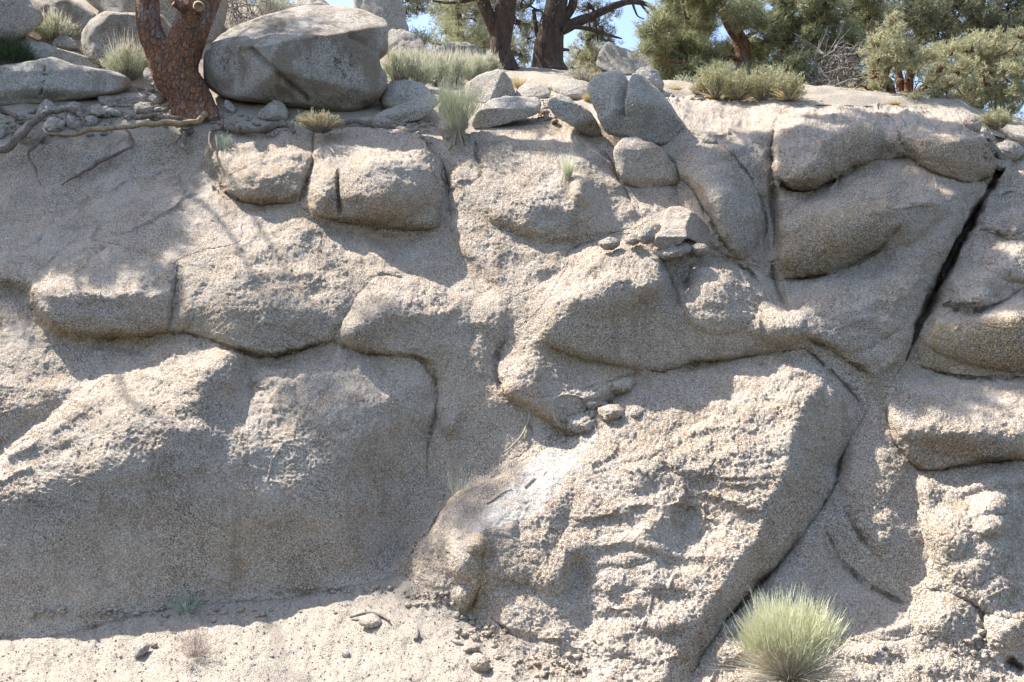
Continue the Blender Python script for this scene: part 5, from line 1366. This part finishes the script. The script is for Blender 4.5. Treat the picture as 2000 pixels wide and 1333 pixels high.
# grey dead branch tangle below the olive tree
def tangle(name, label, px0, py0, px1, py1, d, n, seed, rad=0.006, mat='dead_twig', up=0.3, group=None):
    R = np.random.default_rng(seed)
    parts = []
    for i in range(n):
        x, y = px0 + R.random() * (px1 - px0), py0 + R.random() * (py1 - py0)
        p = at(x, y, d + R.normal() * 0.18)
        dirn = unit(R.normal(size=3) + np.array([-0.3, 0, up]))
        ln = 0.12 + 0.3 * R.random()
        pts = [p, p + dirn * ln * 0.4 + R.normal(size=3) * 0.02, p + dirn * ln * 0.75 + R.normal(size=3) * 0.04 + [0, 0, -0.02], p + dirn * ln + R.normal(size=3) * 0.05 + [0, 0, -0.06]]
        r0 = rad * (0.4 + 0.8 * R.random())
        parts.append(tube(pts, [r0, r0 * .8, r0 * .5, r0 * .25], 4, 0, sub=3, cap=False))
        for j in range(3):
            b = np.array(pts[1 + R.integers(0, 2)])
            dd = unit(dirn + 0.9 * R.normal(size=3)) * ln * 0.4
            parts.append(tube([b, b + dd * 0.5 + R.normal(size=3) * 0.01, b + dd], [r0 * .5, r0 * .35, r0 * .15], 3, 0, sub=2, cap=False))
    v, f = join(parts)
    o = link(name, v, f, M[mat])
    return tag(o, label, 'dead branches', group)
tangle('dead_branches', 'grey tangle of dead branches left of the low multi stemmed tree', 1600, 100, 1720, 195, 8.3, 120, 5, 0.008)
tangle('dead_branches', 'dead twiggy bough hanging between forked trunk and giant boulder', 440, -25, 545, 40, hill_at(480, 60) - 0.1, 130, 6, 0.004, up=-0.3)
tangle('dead_branches', 'dark dead twigs beneath the low multi stemmed tree at right', 1650, 160, 1900, 215, 8.6, 90, 8, 0.007, 'dark_bark')
# ------------------------------------------------------------------ shrubs, grasses and herbs
def shrub(name, label, px, py, wpx, hpx, leaf, d=None, stems=70, leaves=900, leaf_l=0.018, leaf_w=0.005, blade=False, spread=0.9, cat='shrub', group=None, seed=1, stem_mat='dead_twig', straw=0, straw_leaf='straw', flowers=None, droop=0.1, stem_r=0.0022, upright=0.8, tmin=0.30, spikes=0, dome=0.5, straw_reach=1.0):
    """base at picture point (px, py); crown wpx wide, hpx tall"""
    R = np.random.default_rng(seed + 100)
    d = hill_at(px, py) if d is None else d
    base = at(px, py, d)
    m = d / F
    H, Wd = hpx * m, wpx * m
    root = empty(name, base)
    tag(root, label, cat, group)
    a = R.random(stems) * 2 * np.pi
    rr = np.sqrt(R.random(stems))
    foot = base + np.stack([np.cos(a) * rr, np.sin(a) * rr, 0 * a], -1) * Wd * 0.13
    tip = base + np.stack([np.cos(a) * rr * Wd * 0.5, np.sin(a) * rr * Wd * 0.42, H * (0.95 - dome * rr ** 2) * (0.70 + 0.35 * R.random(stems)) * (1 + 0.16 * np.sin(a * 3 + seed) * rr)], -1)
    dirs = tip - foot
    L = np.linalg.norm(dirs, axis=1)
    dirs = dirs / L[:, None]
    v, q, to, ti, C = blades(foot, dirs, L * 1.02, np.full(stems, stem_r * 2.2), droop, 4, R)
    v2, q2, _, _, _ = blades(foot, dirs, L * 1.02, np.full(stems, stem_r * 2.2), droop, 4, np.random.default_rng(seed + 100))
    link('stems', v, q, M[stem_mat] if stem_mat in M else LEAF[stem_mat], root, smooth=False, attrs={'tone': to, 'tip': ti * 0})
    k = R.integers(0, stems, leaves)
    t = (tmin + (1 - tmin) * R.random(leaves) ** 0.8) * 4
    i0 = np.minimum(t.astype(int), 3)
    fr = (t - i0)[:, None]
    pos = C[k, i0] * (1 - fr) + C[k, i0 + 1] * fr + R.normal(size=(leaves, 3)) * leaf_l * 0.35
    ld = unit(dirs[k] * upright + R.normal(size=(leaves, 3)) * spread * 0.6 + np.array([0, 0, 0.3]))
    v, q, to, ti, _ = blades(pos, ld, leaf_l * (0.6 + 0.8 * R.random(leaves)), np.full(leaves, leaf_w), 0.05, 1 if not blade else 2, R)
    hgt = np.repeat(np.clip((pos[:, 2] - base[2]) / H, 0, 1), len(v) // leaves)
    link('foliage', v, q, LEAF[leaf], root, smooth=False, attrs={'tone': np.clip(to * 0.8 + 0.1, 0, 1), 'tip': ti * 0.8 * hgt})
    if straw:
        aa = R.random(straw) * 2 * np.pi; sp = np.sqrt(R.random(straw))
        ft = base + np.stack([np.cos(aa) * sp, np.sin(aa) * sp, 0 * aa], -1) * Wd * 0.10
        dd = unit(np.stack([np.cos(aa) * sp * Wd * 0.55, np.sin(aa) * sp * Wd * 0.45, H * (0.08 + 0.5 * R.random(straw) ** 1.3)], -1))
        v, q, to, ti, _ = blades(ft, dd, straw_reach * H * (0.35 + 0.4 * R.random(straw)), np.full(straw, leaf_w * 0.9), 0.2, 3, R)
        link('dry_stems', v, q, LEAF[straw_leaf], root, smooth=False, attrs={'tone': to, 'tip': ti})
    if spikes:
        k = R.integers(0, stems, spikes)
        pos = C[k, 3]
        v, q, to, ti, _ = blades(pos, unit(dirs[k] * 0.5 + R.normal(size=(spikes, 3)) * 0.12 + np.array([0, 0, 1.0])), H * (0.25 + 0.35 * R.random(spikes)), np.full(spikes, leaf_w * 1.3), 0.0, 3, R)
        link('flower_spikes', v, q, LEAF['spike'], root, smooth=False, attrs={'tone': to, 'tip': ti})
    return root

def tuft(name, label, px, py, wpx, hpx, leaf, n=160, d=None, w=0.003, droop=0.25, cat='grass', group=None, seed=1, tight=0.12):
    R = np.random.default_rng(seed + 300)
    d = hill_at(px, py) if d is None else d
    base = at(px, py, d); m = d / F
    H, Wd = hpx * m, wpx * m
    a = R.random(n) * 2 * np.pi; r = np.sqrt(R.random(n))
    foot = base + np.stack([np.cos(a) * r, np.sin(a) * r, 0 * a - 0.05], -1) * Wd * tight
    dd = np.stack([np.cos(a) * r * Wd * 0.55, np.sin(a) * r * Wd * 0.45, H * (1.0 - 0.35 * r)], -1)
    L = np.linalg.norm(dd, axis=1)
    v, q, to, ti, _ = blades(foot, unit(dd), L * (0.55 + 0.55 * R.random(n)), np.full(n, w), droop, 4, R)
    o = link(name, v, q, LEAF[leaf], smooth=False, attrs={'tone': to, 'tip': ti})
    return tag(o, label, cat, group)

# the round green bush at the foot
db = 4.05
shrub('rabbitbrush', 'round bright green bush with straw coloured base at the lower right', 1545, 1328, 180, 150, 'rabbit', d=db, stems=420, leaves=3800, leaf_l=0.062, leaf_w=0.0036, blade=True, spread=0.30, upright=1.0, seed=2, straw=900, stem_mat='straw', stem_r=0.0012, droop=0.02, tmin=0.70, dome=0.30, straw_reach=1.35)
shrub('rabbitbrush', 'wiry grey green bush rooted in the cleft in front of the upright pale rock', 892, 262, 100, 116, 'wiry', stems=170, leaves=1700, leaf_l=0.07, leaf_w=0.0026, blade=True, spread=0.22, upright=1.0, seed=3, straw=150, stem_mat='wiry', stem_r=0.0013, dome=0.25, tmin=0.4, d=hill_at(892, 268) - 0.15)
tuft('hanging_grass', 'dry brown thatch hanging below the wiry bush', 893, 252, 60, -40, 'straw', 160, d=hill_at(892, 268) - 0.17, seed=4, droop=0.5, cat='dry grass')
# sagebrush stand behind the giant boulder
SAGE = ['leftmost pale sagebrush of the stand, against the giant boulder', 'pale sagebrush of the stand just right of the speckled shaded boulder', 'tallest pale sagebrush in the middle of the stand', 'pale sagebrush of the stand directly behind the wiry bush', 'pale sagebrush of the stand behind the pyramid shaped boulder', 'small rightmost sagebrush of the stand beside the slim dark pine', 'back row sagebrush of the stand below the grey green pinyon', 'back row sagebrush of the stand below the sunlit skyline boulder', 'back row sagebrush of the stand near the dark low rock']
for i, (x, y, w_, h_) in enumerate(((778,165,60,78),(815,172,66,80),(850,170,66,74),(888,165,66,70),(925,160,60,58),(955,152,44,50),(835,150,60,60),(900,145,60,48),(790,140,50,50))):
    shrub('sagebrush', SAGE[i], x, y, w_ * 1.15, h_, 'sage', stems=90, leaves=2600, leaf_l=0.034, leaf_w=0.006, spread=0.7, group='sagebrush stand right of the giant boulder', seed=20 + i, upright=1.2, spikes=90)
shrub('sagebrush', 'tall pale sagebrush in front of the boulder with red lichen', 105, 82, 100, 62, 'sage', stems=120, leaves=2600, leaf_l=0.035, leaf_w=0.006, spread=0.5, seed=31, upright=1.4, straw=60, spikes=110)
shrub('sagebrush', 'silvery sagebrush just left of the forked trunk', 252, 158, 110, 86, 'sage', stems=130, leaves=3400, leaf_l=0.03, leaf_w=0.0055, spread=0.5, seed=32, upright=1.4, spikes=90)
shrub('low_shrub', 'small straw coloured shrub at the foot of the rounded lit-rim boulder', 185, 112, 60, 34, 'cushion', stems=60, leaves=900, leaf_l=0.02, leaf_w=0.005, seed=33)
shrub('green_bush', 'dark green feathery bush at the left edge above the flat boulder', 22, 136, 100, 66, 'dark_green', stems=160, leaves=5200, leaf_l=0.035, leaf_w=0.003, spread=0.6, seed=34, d=hill_at(22, 160))
tuft('grass_clump', 'dry grass clump at the upper left corner', 18, 72, 74, 46, 'gold', 260, seed=35)
shrub('cushion_plant', 'low cushion plant with tan and olive leaves on the lip', 624, 258, 108, 48, 'cushion', stems=160, leaves=4200, leaf_l=0.014, leaf_w=0.005, spread=1.0, seed=36, d=hill_at(624, 266) - 0.16)
# golden grass
G = 'golden grass tufts among the crest rocks'
for i, (x, y, w_, h_, lab) in enumerate(((1015,172,60,42,'golden grass tuft at the foot of the slim dark pine'),(1062,188,56,42,'golden grass tuft in the middle of the sunny crest gap'),(1045,180,40,34,'small golden tuft between two larger ones in the crest gap'),(1148,200,34,38,'golden tuft against the left edge of the split boulder'),(1320,178,40,22,'low golden tuft left of the yellow green shrubs'),(1748,206,44,16,'short golden tuft at the base of the low multi stemmed tree'))):
    tuft('grass_tuft', lab, x, y, w_, h_, 'gold', 200, seed=40 + i, group=G)
# yellow green shrubs on the crest
G = 'yellow green shrubs along the crest'
for i, (x, y, w_, h_, lab) in enumerate(((1395,193,74,72,'leftmost yellow green shrub of the crest row'),(1440,195,76,70,'yellow green shrub below the leaning orange trunk'),(1490,196,80,76,'fullest yellow green shrub with straw grass at its foot'),(1540,196,72,66,'yellow green shrub with the brightest yellow leaves'),(1578,198,46,40,'last small yellow green shrub beside the dead tangle'))):
    shrub('crest_shrub', lab, x, y, w_, h_, 'yellow_shrub', stems=100, leaves=2600, leaf_l=0.017, leaf_w=0.007, spread=1.0, seed=50 + i, group=G, straw=60, straw_leaf='gold', d=hill_at(x, y) - 0.05)
for i, (x, y, w_, h_, lf, lab) in enumerate(((1418,188,60,84,'mahogany','taller olive shrub behind the leftmost yellow green shrub'),(1468,190,56,58,'sage','silvery shrub between two yellow green shrubs of the crest row'),(1515,192,64,84,'mahogany','tall olive shrub behind the fullest yellow green shrub'),(1560,196,50,50,'yellow_shrub','narrow yellow shrub near the right end of the crest row'),(1610,198,40,24,'cushion','little dry shrub in front of the dead branch tangle'),(1372,190,50,44,'cushion','low twiggy tan shrub at the left end of the crest row'))):
    shrub('crest_shrub', lab, x, y, w_, h_, lf, stems=80, leaves=1800, leaf_l=0.019, leaf_w=0.006, spread=1.1, seed=150 + i, group=G, d=hill_at(x, y) + 0.08)
shrub('grey_shrub', 'grey brown twiggy shrub left of the skyline ridge rock', 1140, 164, 80, 40, 'cushion', stems=130, leaves=900, leaf_l=0.02, leaf_w=0.005, seed=57)
shrub('grey_shrub', 'little pale shrub at the foot of the skyline ridge rock', 1180, 140, 34, 26, 'sage', stems=50, leaves=600, leaf_l=0.02, leaf_w=0.005, seed=58)
shrub('grey_shrub', 'grey shrub in the shade under the long needled pinyon', 1345, 180, 90, 46, 'sage', stems=120, leaves=800, leaf_l=0.02, leaf_w=0.005, seed=59, d=8.4)
shrub('grey_shrub', 'pale sage clump on the skyline under the pine bough', 818, 92, 56, 40, 'sage', stems=80, leaves=1000, leaf_l=0.04, leaf_w=0.008, seed=60, d=10.6)
shrub('sagebrush', 'pale shrub half hidden behind the giant boulder and dead bough', 540, 34, 90, 60, 'sage', stems=100, leaves=1500, leaf_l=0.035, leaf_w=0.006, seed=61, d=9.2)
shrub('low_shrub', 'rounded olive shrub at the right end of the long top block', 1945, 252, 76, 46, 'mahogany', stems=90, leaves=2200, leaf_l=0.02, leaf_w=0.006, seed=62, spread=1.0, d=hill_at(1945, 262) + 0.05)
shrub('low_shrub', 'small olive shrub cut by the right edge of the picture', 2000, 258, 44, 34, 'mahogany', stems=60, leaves=1200, leaf_l=0.02, leaf_w=0.006, seed=63, spread=1.0)
# sprigs on the face
shrub('herb_sprig', 'blue green feathery sprig under the tree root', 438, 293, 48, 42, 'blue_sprig', stems=34, leaves=520, leaf_l=0.014, leaf_w=0.003, stem_mat='blue_sprig', seed=70, d=onface(438, 293) - 0.02)
shrub('herb_sprig', 'faint pale sprig on the low sunny boulder', 462, 390, 38, 30, 'blue_sprig', stems=30, leaves=320, leaf_l=0.012, leaf_w=0.003, stem_mat='blue_sprig', seed=71, d=onface(462, 390) - 0.02)
tuft('grass_tuft', 'pale grass tuft growing from the tall upper middle block', 1110, 352, 34, 80, 'rabbit', 220, d=onface(1110, 352) - 0.02, w=0.0026, seed=72, droop=0.1)
tuft('grass_tuft', 'dry thatch under the pale grass tuft of the upper middle block', 1106, 340, 34, -22, 'straw', 90, d=onface(1108, 348) - 0.03, w=0.0026, seed=73, droop=0.5)
tuft('grass_tuft', 'few thin green grass blades at the edge of the leaning slab', 895, 964, 30, 66, 'rabbit', 40, d=onface(895, 964) - 0.01, w=0.0028, seed=74, droop=0.05, tight=0.5)
shrub('herb_sprig', 'pale branching herb at the top of the sandy slope', 366, 1194, 92, 42, 'blue_sprig', stems=60, leaves=420, leaf_l=0.016, leaf_w=0.0022, stem_mat='blue_sprig', seed=75, d=onface(366, 1194) - 0.01, spread=1.2)
shrub('dry_herb', 'dry reddish lacy herb fading into the sand', 378, 1284, 92, 76, 'dry_red', stems=110, leaves=900, leaf_l=0.016, leaf_w=0.0016, stem_mat='dry_red', seed=76, d=onface(378, 1284) - 0.01, spread=1.4, stem_r=0.0006)
# dead wood and twigs
def stick(name, label, pts, rad, mat, lift=0.01, cat='stick', group=None, d=None):
    dd = np.array([face_d(x, y) for x, y in pts]) - lift if d is None else d
    p, r = pic_path(pts, dd, rad)
    t = tube(p, r, 8, 0.0015, 60, 6)
    return tag(link(name, t[0], [t[1], t[2]], M[mat]), label, cat, group)
stick('dead_stick', 'curved grey stick arching over a pale clod on the sand', [(684,1206),(705,1200),(728,1197),(748,1204),(760,1212)], [2.5,3.2,3.4,3,2], 'dead_twig', 0.03)
stick('wood_chip', 'cream coloured wood chip on the sand below the hollow pillar', [(882,1250),(892,1254),(903,1258)], [2.5,4.5,3], 'bleached', 0.01, 'wood chip')
stick('wood_chip', 'upright splinter of grey wood on the sand', [(812,1250),(815,1240),(814,1226)], [5,4,1.5], 'dead_twig', 0.012, 'wood chip')
stick('dead_root', 'thin curling pale root hanging in the shaded chute', [(985,884),(1000,872),(1018,852),(1028,832),(1034,812),(1030,800),(1015,802)], [1.6,1.8,1.8,1.6,1.5,1.2,0.8], 'bleached', 0.012, 'root')
stick('dead_root', 'hairline root lying across the white edge of the leaning slab', [(905,1012),(930,992),(955,982),(985,962),(1000,956)], [1.2,1.4,1.4,1.2,0.8], 'root', 0.012, 'root')
stick('dead_stick', 'bleached stick end lying at the right edge', [(1968,262),(1985,268),(2010,274),(2060,284)], [7,8,8,8], 'bleached', 0.06)
stick('dead_stick', 'dark twigs caught in the gap right of the round split boulder', [(858,300),(866,318),(862,340),(868,356)], [1.5,2,1.5,1], 'root', 0.02)
# rusty leaf litter along the crest
R = np.random.default_rng(77)
lv = []
for (x, y, sxx, syy, n) in ((1070,205,40,10,140),(1060,225,26,10,90),(1400,195,50,4,120),(1010,180,30,8,70),(60,90,40,10,50),(200,225,60,14,110),(320,215,30,14,90),(800,240,50,14,100),(1110,170,30,10,60)):
    for _ in range(n):
        xx_, yy_ = x + R.normal() * sxx * .5, y + R.normal() * syy * .5
        lv.append(at(xx_, yy_, hill_at(xx_, yy_) - 0.012))
lv = np.array(lv)
M['litter'] = bark_mat('rusty_leaf_litter', (0.26, 0.11, 0.06), (0.34, 0.17, 0.09), (0.40, 0.30, 0.2), 2)
v, q, to, ti, _ = blades(lv, unit(R.normal(size=lv.shape) * [1, 1, .3]), 0.018 + 0.02 * R.random(len(lv)), np.full(len(lv), 0.008), 0.1, 1, R)
tag(link('leaf_litter', v, q, M['litter'], smooth=False), 'rusty leaf litter scattered between the crest rocks', 'leaf litter', kind='stuff')
